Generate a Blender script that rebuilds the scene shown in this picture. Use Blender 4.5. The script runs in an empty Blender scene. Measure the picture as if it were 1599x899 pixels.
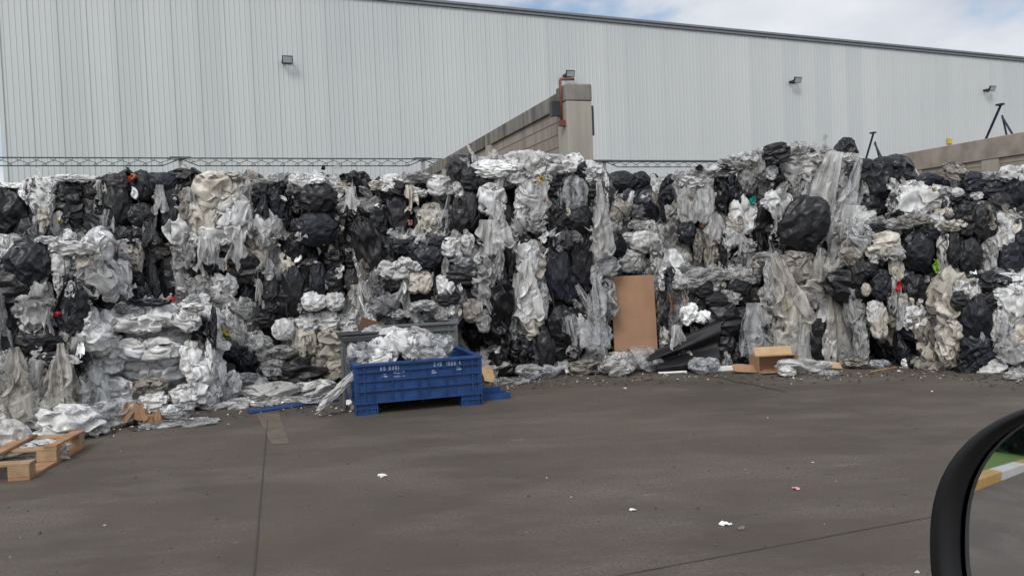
import bpy, math, random
import numpy as np
from mathutils import Vector, Matrix

S = bpy.context.scene
COL = S.collection
rnd = random.Random(7)

# ------------------------------------------------------------------ camera
F, CX, CY, CAMH = 1231.0, 799.5, 449.5, 1.36       # focal length and centre in photo pixels, eye height
PITCH, ROLL = math.radians(-1.95), math.radians(2.27)
_fwd = Vector((0, math.cos(PITCH), math.sin(PITCH)))
_up0 = Vector((0, -math.sin(PITCH), math.cos(PITCH)))
_X = Vector((1, 0, 0))
RIGHT = _X * math.cos(ROLL) - _up0 * math.sin(ROLL)
UP = _X * math.sin(ROLL) + _up0 * math.cos(ROLL)
EYE = Vector((0, 0, CAMH))
cam = bpy.data.cameras.new('camera')
cam_o = bpy.data.objects.new('camera', cam)
COL.objects.link(cam_o)
cam.sensor_width = 36; cam.lens = 36 * F / 1599; cam.clip_start = .02; cam.clip_end = 3000
M = Matrix((RIGHT, UP, -_fwd)).transposed().to_4x4(); M.translation = EYE
cam_o.matrix_world = M
S.camera = cam_o

# ------------------------------------------------------------------ world, sun, exposure
SUN_EL, SUN_AZ = math.radians(44), math.radians(200)      # azimuth clockwise from +Y
w = bpy.data.worlds.new('World'); S.world = w; w.use_nodes = True
t = w.node_tree; t.nodes.clear()
def wn(k, **kw):
    n = t.nodes.new(k)
    for a, b in kw.items():
        if a == 'i':
            for q, v in b.items(): n.inputs[q].default_value = v
        else: setattr(n, a, b)
    return n
sky = wn('ShaderNodeTexSky', sky_type='NISHITA', sun_disc=False, sun_elevation=SUN_EL, sun_rotation=SUN_AZ, air_density=1.2, dust_density=1.0, ozone_density=2.0)
tc = wn('ShaderNodeTexCoord'); sx = wn('ShaderNodeSeparateXYZ'); t.links.new(tc.outputs['Generated'], sx.inputs[0])
zz = wn('ShaderNodeMath', operation='MAXIMUM', i={1: 0.0}); t.links.new(sx.outputs[2], zz.inputs[0])
za = wn('ShaderNodeMath', operation='ADD', i={1: .22}); t.links.new(zz.outputs[0], za.inputs[0])
dx = wn('ShaderNodeMath', operation='DIVIDE'); t.links.new(sx.outputs[0], dx.inputs[0]); t.links.new(za.outputs[0], dx.inputs[1])
dy = wn('ShaderNodeMath', operation='DIVIDE'); t.links.new(sx.outputs[1], dy.inputs[0]); t.links.new(za.outputs[0], dy.inputs[1])
cb = wn('ShaderNodeCombineXYZ', i={2: 4.4}); t.links.new(dx.outputs[0], cb.inputs[0]); t.links.new(dy.outputs[0], cb.inputs[1])
n1 = wn('ShaderNodeTexNoise', i={'Scale': 1.15, 'Detail': 7, 'Roughness': .55, 'Distortion': .3}); t.links.new(cb.outputs[0], n1.inputs['Vector'])
n2 = wn('ShaderNodeTexNoise', i={'Scale': 2.3, 'Detail': 5, 'Roughness': .5}); t.links.new(cb.outputs[0], n2.inputs['Vector'])
cov = wn('ShaderNodeMapRange', interpolation_type='SMOOTHSTEP', i={1: .33, 2: .46}); t.links.new(n1.outputs[0], cov.inputs[0])
tone = wn('ShaderNodeMapRange', i={1: .34, 2: .68}); t.links.new(n2.outputs[0], tone.inputs[0])
cc = wn('ShaderNodeMix', data_type='RGBA'); cc.inputs[6].default_value = (5.9, 6.35, 7.2, 1); cc.inputs[7].default_value = (8.4, 8.65, 9.1, 1)
t.links.new(tone.outputs[0], cc.inputs[0])
# clouds glow on the side the hidden sun stands
dsun = wn('ShaderNodeVectorMath', operation='DOT_PRODUCT', i={1: (math.sin(SUN_AZ) * math.cos(SUN_EL), math.cos(SUN_AZ) * math.cos(SUN_EL), math.sin(SUN_EL))}); t.links.new(tc.outputs['Generated'], dsun.inputs[0])
glow = wn('ShaderNodeMapRange', interpolation_type='SMOOTHSTEP', i={1: -.1, 2: 1.0, 3: .80, 4: 1.45}); t.links.new(dsun.outputs['Value'], glow.inputs[0])
cg = wn('ShaderNodeVectorMath', operation='SCALE'); t.links.new(cc.outputs[2], cg.inputs[0]); t.links.new(glow.outputs[0], cg.inputs['Scale'])
mx = wn('ShaderNodeMix', data_type='RGBA'); t.links.new(cov.outputs[0], mx.inputs[0]); t.links.new(sky.outputs[0], mx.inputs[6]); t.links.new(cg.outputs[0], mx.inputs[7])
bg = wn('ShaderNodeBackground', i={1: .1}); t.links.new(mx.outputs[2], bg.inputs[0])
t.links.new(bg.outputs[0], wn('ShaderNodeOutputWorld').inputs[0])
sl = bpy.data.lights.new('sun', 'SUN'); sl.energy = 1.5; sl.angle = math.radians(20); sl.color = (1, .96, .9)
so = bpy.data.objects.new('sun', sl); COL.objects.link(so)
_sd = Vector((math.sin(SUN_AZ) * math.cos(SUN_EL), math.cos(SUN_AZ) * math.cos(SUN_EL), math.sin(SUN_EL)))
so.rotation_euler = _sd.to_track_quat('Z', 'Y').to_euler(); so.location = (0, 0, 30)
S.view_settings.view_transform = 'Standard'; S.view_settings.look = 'None'; S.view_settings.exposure = 0.30; S.view_settings.gamma = 1
S.cycles.use_denoising = True
S.cycles.max_bounces = 8; S.cycles.diffuse_bounces = 6; S.cycles.glossy_bounces = 3; S.cycles.transmission_bounces = 3; S.cycles.transparent_max_bounces = 10
S.cycles.caustics_reflective = False; S.cycles.caustics_refractive = False

# ------------------------------------------------------------------ helpers
def ray(u, v): return _fwd + RIGHT * ((u - CX) / F) + UP * ((CY - v) / F)
def at(u, v, y):
    d = ray(u, v); return EYE + d * (y / d.y)
def ground(u, v, z=0.0):
    d = ray(u, v); return EYE + d * ((z - CAMH) / d.z)
def on_plane(u, v, p, n):
    d = ray(u, v); return EYE + d * ((p - EYE).dot(n) / d.dot(n))
def project(p):
    q = Vector(p) - EYE; z = q.dot(_fwd); return CX + F * q.dot(RIGHT) / z, CY - F * q.dot(UP) / z
def link(o, parent=None):
    COL.objects.link(o)
    if parent is not None: o.parent = parent
    return o
def tag(o, label=None, cat=None, group=None, kind=None):
    if label: o['label'] = label
    if cat: o['category'] = cat
    if group: o['group'] = group
    if kind: o['kind'] = kind
    return o
def empty(name, loc, rz=0.0, label=None, cat=None, group=None):
    o = bpy.data.objects.new(name, None); o.location = loc; o.rotation_euler = (0, 0, rz); o.empty_display_size = .2
    link(o); return tag(o, label, cat, group)
class MB:
    """collects faces of one mesh"""
    def __init__(s): s.v = []; s.f = []
    def add(s, v, f):
        b = len(s.v); s.v += [tuple(q) for q in v]; s.f += [tuple(b + i for i in q) for q in f]; return s
    def box(s, x0, y0, z0, x1, y1, z1, M=None):
        v = [Vector(q) for q in ((x0, y0, z0), (x1, y0, z0), (x1, y1, z0), (x0, y1, z0), (x0, y0, z1), (x1, y0, z1), (x1, y1, z1), (x0, y1, z1))]
        if M is not None: v = [M @ q for q in v]
        return s.add(v, [(0, 3, 2, 1), (4, 5, 6, 7), (0, 1, 5, 4), (1, 2, 6, 5), (2, 3, 7, 6), (3, 0, 4, 7)])
    def tube(s, pts, r, n=8, cap=True):
        pts = [Vector(p) for p in pts]; rings = []
        for i, p in enumerate(pts):
            a = (pts[min(i + 1, len(pts) - 1)] - pts[max(i - 1, 0)]).normalized()
            h = Vector((0, 0, 1)) if abs(a.z) < .9 else Vector((1, 0, 0))
            x = a.cross(h).normalized(); y = a.cross(x)
            rr = r[i] if isinstance(r, (list, tuple)) else r
            rings.append([p + (x * math.cos(k * 6.28318 / n) + y * math.sin(k * 6.28318 / n)) * rr for k in range(n)])
        v = [q for g in rings for q in g]
        f = [(i * n + k, i * n + (k + 1) % n, (i + 1) * n + (k + 1) % n, (i + 1) * n + k) for i in range(len(pts) - 1) for k in range(n)]
        if cap: f += [tuple(range(n))[::-1], tuple((len(pts) - 1) * n + k for k in range(n))]
        return s.add(v, f)
    def build(s, name, mat, parent=None, smooth=False, bevel=0):
        d = bpy.data.meshes.new(name); d.from_pydata(s.v, [], s.f); d.materials.append(mat)
        if smooth: d.polygons.foreach_set('use_smooth', [True] * len(d.polygons))
        d.update(); o = bpy.data.objects.new(name, d)
        if bevel:
            b = o.modifiers.new('bevel', 'BEVEL'); b.width = bevel; b.segments = 2; b.limit_method = 'ANGLE'
        return link(o, parent)
def np_mesh(name, x, f, mat):
    d = bpy.data.meshes.new(name); d.from_pydata(x.tolist(), [], f.tolist())
    d.polygons.foreach_set('use_smooth', [True] * len(f)); d.materials.append(mat); d.update(); return d

def nt(name):
    m=bpy.data.materials.new(name); m.use_nodes=True; t=m.node_tree; t.nodes.clear(); return m,t
def N(t,k,**kw):
    n=t.nodes.new(k)
    for a,b in kw.items():
        if a=='i':
            for q,v in b.items(): n.inputs[q].default_value=v
        else: setattr(n,a,b)
    return n
def flat(name,c,rough=.8):
    m,t=nt(name); b=N(t,'ShaderNodeBsdfPrincipled',i={'Base Color':(*c,1),'Roughness':rough}); o=N(t,'ShaderNodeOutputMaterial'); t.links.new(b.outputs[0],o.inputs[0]); return m
def wrinkle(t,scale=6,stretch=(1,1,1),dist=.05,strength=.5):
    tc=N(t,'ShaderNodeTexCoord'); oi=N(t,'ShaderNodeObjectInfo')
    ad=N(t,'ShaderNodeVectorMath',operation='ADD'); mp=N(t,'ShaderNodeMapping'); mp.inputs['Scale'].default_value=stretch
    ml=N(t,'ShaderNodeMath',operation='MULTIPLY',i={1:37.0}); t.links.new(oi.outputs['Random'],ml.inputs[0])
    t.links.new(tc.outputs['Object'],mp.inputs[0]); t.links.new(mp.outputs[0],ad.inputs[0]); t.links.new(ml.outputs[0],ad.inputs[1])
    nz=N(t,'ShaderNodeTexNoise',noise_type='RIDGED_MULTIFRACTAL',i={'Scale':scale,'Detail':1.5,'Roughness':.5,'Distortion':.8}); t.links.new(ad.outputs[0],nz.inputs['Vector'])
    bp=N(t,'ShaderNodeBump',i={'Strength':strength,'Distance':dist}); t.links.new(nz.outputs[0],bp.inputs['Height'])
    return bp,ad,oi
def film(name,c,trans=.25,rough=.32,alpha=.9,var=.25,scale=5,warm=.08,spec=.5,patch=.3,bump=.6):
    m,t=nt(name); bp,ad,oi=wrinkle(t,scale*1.7,(1,1,.35),.05,bump)
    # tone varies from piece to piece and in soft dirty patches
    nz=N(t,'ShaderNodeTexNoise',i={'Scale':1.7,'Detail':3}); t.links.new(ad.outputs[0],nz.inputs['Vector'])
    hs=N(t,'ShaderNodeHueSaturation',i={'Color':(*c,1)})
    mr=N(t,'ShaderNodeMapRange',i={3:1-var,4:1+var}); t.links.new(oi.outputs['Random'],mr.inputs[0]); t.links.new(mr.outputs[0],hs.inputs['Value'])
    rp=N(t,'ShaderNodeMapRange',i={1:.42,2:.75,3:0,4:.62}); t.links.new(nz.outputs[0],rp.inputs[0])
    mix=N(t,'ShaderNodeMix',data_type='RGBA'); mix.inputs[7].default_value=(c[0]*.62,c[1]*.57,c[2]*.49,1)
    t.links.new(rp.outputs[0],mix.inputs[0]); t.links.new(hs.outputs[0],mix.inputs[6])
    b=N(t,'ShaderNodeBsdfDiffuse'); t.links.new(mix.outputs[2],b.inputs[0])
    tr=N(t,'ShaderNodeBsdfTranslucent'); t.links.new(mix.outputs[2],tr.inputs[0])
    ma=N(t,'ShaderNodeMixShader',i={0:trans}); t.links.new(b.outputs[0],ma.inputs[1]); t.links.new(tr.outputs[0],ma.inputs[2])
    gl=N(t,'ShaderNodeBsdfGlossy',i={'Roughness':rough}); t.links.new(bp.outputs[0],gl.inputs['Normal'])
    fr=N(t,'ShaderNodeFresnel',i={0:1.56}); t.links.new(bp.outputs[0],fr.inputs['Normal'])
    ms=N(t,'ShaderNodeMixShader'); t.links.new(fr.outputs[0],ms.inputs[0]); t.links.new(ma.outputs[0],ms.inputs[1]); t.links.new(gl.outputs[0],ms.inputs[2])
    out=ms
    if alpha<1:
        tp=N(t,'ShaderNodeBsdfTransparent'); m2=N(t,'ShaderNodeMixShader',i={0:alpha}); 
        lw=N(t,'ShaderNodeLayerWeight',i={0:.35}); t.links.new(bp.outputs[0],lw.inputs[1])
        al=N(t,'ShaderNodeMapRange',i={1:0,2:.9,3:alpha-.12,4:min(1,alpha+.25)}); t.links.new(lw.outputs['Facing'],al.inputs[0]); 
        # layers lie over one another in patches, so some of it is clearer than the rest
        pn=N(t,'ShaderNodeTexNoise',i={'Scale':2.6,'Detail':3,'Distortion':.8}); t.links.new(ad.outputs[0],pn.inputs['Vector'])
        pm=N(t,'ShaderNodeMapRange',i={1:.35,2:.65,3:-patch,4:patch*.8}); t.links.new(pn.outputs[0],pm.inputs[0])
        sm=N(t,'ShaderNodeMath',operation='ADD',use_clamp=True); t.links.new(al.outputs[0],sm.inputs[0]); t.links.new(pm.outputs[0],sm.inputs[1]); t.links.new(sm.outputs[0],m2.inputs[0])
        t.links.new(tp.outputs[0],m2.inputs[1]); t.links.new(ms.outputs[0],m2.inputs[2]); out=m2
    o=N(t,'ShaderNodeOutputMaterial'); t.links.new(out.outputs[0],o.inputs[0]); return m
def black_bag(name='black_bag_film',c=(.021,.021,.024),rough=.38,scale=2.6,strength=.22):
    m,t=nt(name); bp,ad,oi=wrinkle(t,scale,strength=strength)
    hs=N(t,'ShaderNodeHueSaturation',i={'Color':(*c,1)}); mr=N(t,'ShaderNodeMapRange',i={3:.6,4:1.9}); t.links.new(oi.outputs['Random'],mr.inputs[0]); t.links.new(mr.outputs[0],hs.inputs['Value'])
    nz=N(t,'ShaderNodeTexNoise',i={'Scale':2.2,'Detail':5}); t.links.new(ad.outputs[0],nz.inputs['Vector'])
    rr=N(t,'ShaderNodeMapRange',i={3:rough-.1,4:rough+.25}); t.links.new(nz.outputs[0],rr.inputs[0])
    b=N(t,'ShaderNodeBsdfPrincipled',i={'Specular IOR Level':.36}); t.links.new(hs.outputs[0],b.inputs['Base Color']); t.links.new(rr.outputs[0],b.inputs['Roughness']); t.links.new(bp.outputs[0],b.inputs['Normal'])
    o=N(t,'ShaderNodeOutputMaterial'); t.links.new(b.outputs[0],o.inputs[0]); return m
# ------------------------------------------------------------------ materials of the setting
def noise(t, vec, scale, detail=4, rough=.55, dist=0):
    n = N(t, 'ShaderNodeTexNoise', i={'Scale': scale, 'Detail': detail, 'Roughness': rough, 'Distortion': dist})
    if vec is not None: t.links.new(vec, n.inputs['Vector'])
    return n.outputs[0]
def ramp(t, src, a, b, c0, c1, smooth=False):
    m = N(t, 'ShaderNodeMapRange', i={1: a, 2: b}); t.links.new(src, m.inputs[0])
    if smooth: m.interpolation_type = 'SMOOTHSTEP'
    x = N(t, 'ShaderNodeMix', data_type='RGBA'); t.links.new(m.outputs[0], x.inputs[0])
    for k, c in ((6, c0), (7, c1)):
        if isinstance(c, tuple): x.inputs[k].default_value = (*c, 1)
        else: t.links.new(c, x.inputs[k])
    return x.outputs[2]
def mapped(t, scale=(1, 1, 1), rot=(0, 0, 0), coord='Object'):
    tc = N(t, 'ShaderNodeTexCoord'); mp = N(t, 'ShaderNodeMapping'); mp.inputs['Scale'].default_value = scale; mp.inputs['Rotation'].default_value = rot
    t.links.new(tc.outputs[coord], mp.inputs[0]); return mp.outputs[0]
def finish(t, col, rough=.8, bump=None, bs=.3, bd=.01, spec=.4, metal=0):
    b = N(t, 'ShaderNodeBsdfPrincipled', i={'Specular IOR Level': spec, 'Metallic': metal})
    if isinstance(col, tuple): b.inputs['Base Color'].default_value = (*col, 1)
    else: t.links.new(col, b.inputs['Base Color'])
    if isinstance(rough, (int, float)): b.inputs['Roughness'].default_value = rough
    else: t.links.new(rough, b.inputs['Roughness'])
    if bump is not None:
        p = N(t, 'ShaderNodeBump', i={'Strength': bs, 'Distance': bd}); t.links.new(bump, p.inputs['Height']); t.links.new(p.outputs[0], b.inputs['Normal'])
    t.links.new(b.outputs[0], N(t, 'ShaderNodeOutputMaterial').inputs[0])
YAW = math.radians(18.4)
def mat_yard():
    m, t = nt('worn_yard_concrete')
    v = mapped(t, rot=(0, 0, -YAW)); vs = mapped(t, (.55, 1.3, 1), (0, 0, -YAW)); vf = mapped(t, (.9, 2.4, 1), (0, 0, -YAW + .05))
    c = ramp(t, noise(t, v, .55, 6, .6), .40, .60, (.070, .051, .036), (.104, .080, .059))
    c = ramp(t, noise(t, vs, 1.3, 6, .62), .47, .68, c, (.136, .111, .086))
    c = ramp(t, noise(t, vf, .8, 5, .6), .55, .74, c, (.060, .050, .042))
    c = ramp(t, noise(t, mapped(t, (1, 1, 1), (0, 0, .4)), 3.1, 3, .5), .68, .76, c, (.052, .047, .044))
    c = ramp(t, noise(t, mapped(t, (.5, 2.2, 1), (0, 0, -.1)), 5.0, 3, .6), .69, .80, c, (.25,.22,.18))
    c = ramp(t, noise(t, v, 60, 2, .6), .30, .62, (.06, .055, .05), c)
    b = noise(t, v, 90, 3, .7)
    r = N(t, 'ShaderNodeMapRange', i={3: .62, 4: .95}); t.links.new(noise(t, vs, 1.1, 3), r.inputs[0])
    finish(t, c, r.outputs[0], b, .14, .006, .35); return m
def mat_plain(name, c, rough=.6, var=.15, scale=3, metal=0, bs=0, spec=.4):
    m, t = nt(name); v = mapped(t); n = noise(t, v, scale, 5, .6)
    col = ramp(t, n, .3, .7, tuple(q * (1 - var) for q in c), tuple(q * (1 + var) for q in c))
    finish(t, col, rough, noise(t, v, scale * 12, 2) if bs else None, bs, .004, spec, metal); return m
def mat_cladding():
    m, t = nt('painted_steel_cladding')
    a = noise(t, mapped(t, (.9, .9, .06)), 1.0, 4, .5); b = noise(t, mapped(t, (.05, .05, .12)), 1, 2)
    c = ramp(t, a, .3, .7, (.47, .492, .488), (.505, .525, .517)); c = ramp(t, b, .35, .65, c, (.525, .540, .53))
    # sheets from different coils: faint steps of tone one metre wide
    w = N(t, 'ShaderNodeTexWhiteNoise', noise_dimensions='1D'); sx = N(t, 'ShaderNodeSeparateXYZ'); t.links.new(mapped(t), sx.inputs[0])
    fl = N(t, 'ShaderNodeMath', operation='FLOOR'); t.links.new(sx.outputs[0], fl.inputs[0]); t.links.new(fl.outputs[0], w.inputs['W'])
    c = ramp(t, w.outputs[0], 0, 3.2, c, (.36,.385,.39))
    finish(t, c, .42, None, spec=.35); return m
def mat_block():
    m, t = nt('weathered_block_concrete')
    br = N(t, 'ShaderNodeTexBrick', offset=.5, i={'Scale': 1.0, 'Mortar Size': .013, 'Brick Width': 1.9, 'Row Height': .225, 'Color1': (.26, .222, .19, 1), 'Color2': (.30, .26, .222, 1), 'Mortar': (.085, .075, .066, 1)})
    br.inputs['Mortar Smooth'].default_value = .3
    tc = N(t, 'ShaderNodeTexCoord'); sx = N(t, 'ShaderNodeSeparateXYZ'); t.links.new(tc.outputs['Object'], sx.inputs[0])
    cb = N(t, 'ShaderNodeCombineXYZ'); t.links.new(sx.outputs[1], cb.inputs[0]); t.links.new(sx.outputs[2], cb.inputs[1]); t.links.new(cb.outputs[0], br.inputs['Vector'])
    st = noise(t, mapped(t, (1, 2.2, .25)), 1.2, 5, .6)
    c = ramp(t, st, .46, .78, br.outputs[0], (.16, .138, .117))
    finish(t, c, .9, noise(t, mapped(t), 14, 4), .3, .02, .2); return m
def mat_coping():
    m, t = nt('stained_coping_concrete')
    st = noise(t, mapped(t, (1, 5.5, .35)), 1.0, 6, .65); lo = noise(t, mapped(t, (1, .8, 1)), .9, 3)
    c = ramp(t, st, .38, .62, (.25, .235, .208), (.08, .072, .062)); c = ramp(t, lo, .55, .72, c, (.17, .13, .055))
    finish(t, c, .92, noise(t, mapped(t), 16, 4), .3, .02, .2); return m
def mat_column():
    m, t = nt('cast_column_concrete')
    st = noise(t, mapped(t, (3, 3, .4)), 1.0, 5, .6)
    c = ramp(t, st, .4, .75, (.34, .315, .27), (.22, .205, .175))
    finish(t, c, .9, noise(t, mapped(t), 20, 3), .2, .01, .2); return m
# ---------------------------------------------------------------- crumpled film and bags: a small cloth relaxation in numpy
def ico(n):
    t=(1+5**.5)/2
    v=np.array([(-1,t,0),(1,t,0),(-1,-t,0),(1,-t,0),(0,-1,t),(0,1,t),(0,-1,-t),(0,1,-t),(t,0,-1),(t,0,1),(-t,0,-1),(-t,0,1)],float)
    f=np.array([(0,11,5),(0,5,1),(0,1,7),(0,7,10),(0,10,11),(1,5,9),(5,11,4),(11,10,2),(10,7,6),(7,1,8),(3,9,4),(3,4,2),(3,2,6),(3,6,8),(3,8,9),(4,9,5),(2,4,11),(6,2,10),(8,6,7),(9,8,1)])
    v/=np.linalg.norm(v,axis=1)[:,None]
    for _ in range(n):
        v,f=midsub(v,f); v/=np.linalg.norm(v,axis=1)[:,None]
    return v,f
def sheet_grid(nx,ny,w,h):
    X,Y=np.meshgrid(np.linspace(-w/2,w/2,nx),np.linspace(-h/2,h/2,ny))
    v=np.stack([X.ravel(),np.zeros(nx*ny),Y.ravel()],1)
    f=[]
    for j in range(ny-1):
        for i in range(nx-1):
            a=j*nx+i
            f+= [(a,a+1,a+nx+1),(a,a+nx+1,a+nx)] if (i+j)%2 else [(a,a+1,a+nx),(a+1,a+nx+1,a+nx)]
    return v,np.array(f)
def edges(f):
    e=np.sort(np.concatenate([f[:,[0,1]],f[:,[1,2]],f[:,[2,0]]]),axis=1)
    return np.unique(e,axis=0,return_inverse=True)
def midsub(v,f,extra=None):
    e,inv=edges(f); inv=inv.reshape(3,-1); n=len(v)
    m=(v[e[:,0]]+v[e[:,1]])/2
    a,b,c=f.T; ab,bc,ca=n+inv[0],n+inv[1],n+inv[2]
    f2=np.concatenate([np.stack(q,1) for q in ((a,ab,ca),(b,bc,ab),(c,ca,bc),(ab,bc,ca))])
    out=np.concatenate([v,m])
    if extra is not None: return out,f2,np.concatenate([extra,(extra[e[:,0]]+extra[e[:,1]])/2])
    return out,f2
def nbrs(n,f):
    e,_=edges(f); e=np.concatenate([e,e[:,::-1]]); e=e[np.argsort(e[:,0],kind='stable')]
    cnt=np.bincount(e[:,0],minlength=n); st=np.cumsum(cnt)-cnt
    k=np.arange(len(e))-st[e[:,0]]; nb=np.repeat(np.arange(n)[:,None],cnt.max(),1); nb[e[:,0],k]=e[:,1]
    return nb,cnt
def relax(x,rest,f,excess,iters,bound=None,grav=0,pins=None,rng=None,smooth=.0,k=.9):
    """edges want the length they have in `rest` times excess; `bound` keeps the cloth inside a body"""
    nb,cnt=nbrs(len(x),f)
    L=np.linalg.norm(rest[nb]-rest[:,None],axis=2)*excess
    px=x[pins].copy() if pins is not None else None
    for it in range(iters):
        d=x[nb]-x[:,None]; l=np.linalg.norm(d,axis=2)+1e-9
        c=(d*((1-L/l)*(l>1e-8))[...,None]).sum(1)/cnt[:,None]
        x=x+c*k
        if smooth:
            x=x+(d.sum(1)/cnt[:,None])*smooth
        if grav: x[:,2]-=grav
        if bound is not None: x=bound(x)
        if px is not None: x[pins]=px
    return x
def smooth(x,f,n,a=.5):
    nb,cnt=nbrs(len(x),f)
    for _ in range(n): x=x+a*((x[nb]-x[:,None]).sum(1)/cnt[:,None])
    return x
def super_bound(a,b,c,p):
    r=np.array([a,b,c])
    def g(x):
        q=(np.abs(x/r)**p).sum(1)**(1/p)
        return x/np.maximum(q,1)[:,None]
    return g
def crumple_ball(seed,excess=(1.25,1.2,1.12,1.06),p=3.5,start=2,fin=0,asp=(1,1,1),sm=.03,it=60,str_=(1,1,1),nz=.10,dec=2.,fs=1):
    r=np.random.default_rng(seed); asp=np.array(asp,float)
    v,f=ico(start); rest=v*asp*np.array(str_); x=v*asp*r.uniform(.85,1.0,(len(v),1)); B=super_bound(*asp,p)
    tot=1
    for k,e in enumerate(excess):
        tot*=e
        x=x+r.normal(0,nz/dec**k,x.shape)*asp
        x=relax(x,rest,f,tot,it,B,smooth=sm)
        if k<len(excess)-1:
            x,f,rest=midsub(x,f,rest)
    for _ in range(fin):
        x,f=midsub(x,f); x=smooth(x,f,1)
    x=smooth(x,f,fs,.5)
    return x,f
def crumple_sheet(seed,w=1,h=1,n=9,squash=(.8,.35,.8),excess=(1,1,1.04,1.05),p=3,sm=.03,it=50,grav=0,hang=False,gather=.5,tear=.1,wide=1.0,tail=.75,lo_=.45):
    r=np.random.default_rng(seed)
    v,f=sheet_grid(n,max(3,int(n*h/w)),w,h); rest=v.copy(); x=v.copy(); rest[:,0]*=wide
    if hang:
        # gathered along the top edge, hanging free, in front of a wall at y>0
        t=(x[:,2]+h/2)/h
        x[:,0]*=1-(1-gather)*t**1.2
        x[:,1]-=.0+r.uniform(0,.05,len(x))
        # ripple
        ph=r.uniform(0,6.28,4)
        x[:,1]+= -.07*np.sin(v[:,0]*13/w+ph[0])*(.4+.6*(1-t)) -.05*np.sin(v[:,0]*22/w+ph[1])
    else:
        x=x+r.normal(0,.08,x.shape)
    S=np.array(squash)*np.array([w/2,1,h/2]); B=super_bound(S[0],S[1],S[2],p)
    tot=1; top=rest[:,2]>h/2-1e-6
    for k,e in enumerate(excess):
        tot*=e
        x=x+r.normal(0,.05/2**k*min(w,h),x.shape)*(np.array([.4,.6,.1]) if hang else 1)
        if hang:
            def bd(y):
                y=y.copy(); y[:,1]=np.clip(y[:,1],-.22*w,.0); return y
            pins=np.where(rest[:,2]>h/2-1e-6)[0]
            x=relax(x,rest,f,tot,it,bd,grav=.002,pins=pins,smooth=sm)
        else:
            x=relax(x,rest,f,tot,it,B,smooth=sm)
        if k<len(excess)-1: x,f,rest=midsub(x,f,rest)
    # ragged edge: drop faces near the border by a noisy mask
    if tear:
        c=rest[f].mean(1); u=np.minimum(w/2-np.abs(c[:,0])/wide,h/2-np.abs(c[:,2]))
        K=r.normal(0,1,(10,2))*np.array([9/w,9/h])
        nz=sum(np.sin(c[:,[0,2]]@q+r.uniform(0,6.28)) for q in K)/4.5
        if hang:
            # torn outline: the sheet narrows and widens at random, ends in uneven tails
            tt=(h/2-c[:,2])/h; px=c[:,0]/wide/(w/2)
            kn=np.linspace(0,1,6); lo=np.interp(tt,kn,np.r_[r.uniform(.5,.9),r.uniform(lo_,1,5)]); hi=np.interp(tt,kn,np.r_[r.uniform(.5,.9),r.uniform(lo_,1,5)])
            fr=r.uniform(3,6); T=1-tail*.42; tl=T+tail*(.2*np.sin(px*fr+r.uniform(0,6))+.12*np.sin(px*fr*2.3+r.uniform(0,6))+.08*nz)
            f=f[(px>-lo+.12*nz)&(px<hi+.12*nz)&(tt<tl)]
        else: f=f[u>tear*(.5+.6*nz)*min(w,h)]
        # keep the largest connected piece
        lab=np.arange(len(x))
        for _ in range(400):
            m=lab[f].min(1); new=lab.copy()
            for q in range(3): np.minimum.at(new,f[:,q],m)
            if (new==lab).all(): break
            lab=new
        best=np.bincount(lab[f[:,0]]).argmax(); f=f[lab[f[:,0]]==best]
        use=np.unique(f); mp=np.zeros(len(x),int); mp[use]=np.arange(len(use)); x=x[use]; f=mp[f]
    x=smooth(x,f,1,.4)
    return x,f
# ------------------------------------------------------------------ the setting: yard
MY = mat_yard()
def sheet(name, x0, y0, x1, y1, z, m, n=1):
    o = MB().add([(x0, y0, z), (x1, y0, z), (x1, y1, z), (x0, y1, z)], [(0, 1, 2, 3)]).build(name, m); return o
tag(sheet('yard_ground', -400, -300, 400, 400, 0, MY), kind='structure')
UD = Vector((math.cos(YAW), math.sin(YAW), 0)); VD = Vector((-math.sin(YAW), math.cos(YAW), 0))   # along the hall, away from us
DARKJ = mat_plain('joint_filler', (.048, .041, .035), .9)
def ground_strip(name, pts, wdt, m, z=.004):
    P = [ground(*p) for p in pts]; b = MB(); L = []; R = []
    for i, p in enumerate(P):
        d = (P[min(i + 1, len(P) - 1)] - P[max(i - 1, 0)]).normalized(); n = Vector((-d.y, d.x, 0)); ww = wdt * (.6 + .8 * rnd.random())
        L.append(p + n * ww / 2 + Vector((0, 0, z))); R.append(p - n * ww / 2 + Vector((0, 0, z)))
    k = len(P); return tag(b.add(L + R, [(i, i + 1, k + i + 1, k + i) for i in range(k - 1)]).build(name, m), kind='structure')
def dense(a, b, n): return [(a[0] + (b[0] - a[0]) * i / n, a[1] + (b[1] - a[1]) * i / n) for i in range(n + 1)]
ground_strip('yard_joint', dense((418, 655), (396, 905), 24), .008, DARKJ)
ground_strip('yard_joint', dense((1460, 806), (960, 900), 20), .006, DARKJ)
ground_strip('yard_crack', [(1100, 586), (1130, 590), (1152, 597), (1172, 599), (1200, 606), (1228, 612)], .03, DARKJ)
PAINT = mat_plain('worn_yellow_paint', (.108, .087, .065), .85, .3, 5)
tag(MB().add([ground(400, 646) + Vector((0, 0, .003)), ground(436, 645) + Vector((0, 0, .003)), ground(452, 692) + Vector((0, 0, .003)), ground(424, 694) + Vector((0, 0, .003))], [(3, 2, 1, 0)]).build('paint_mark', PAINT), kind='structure')

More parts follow.
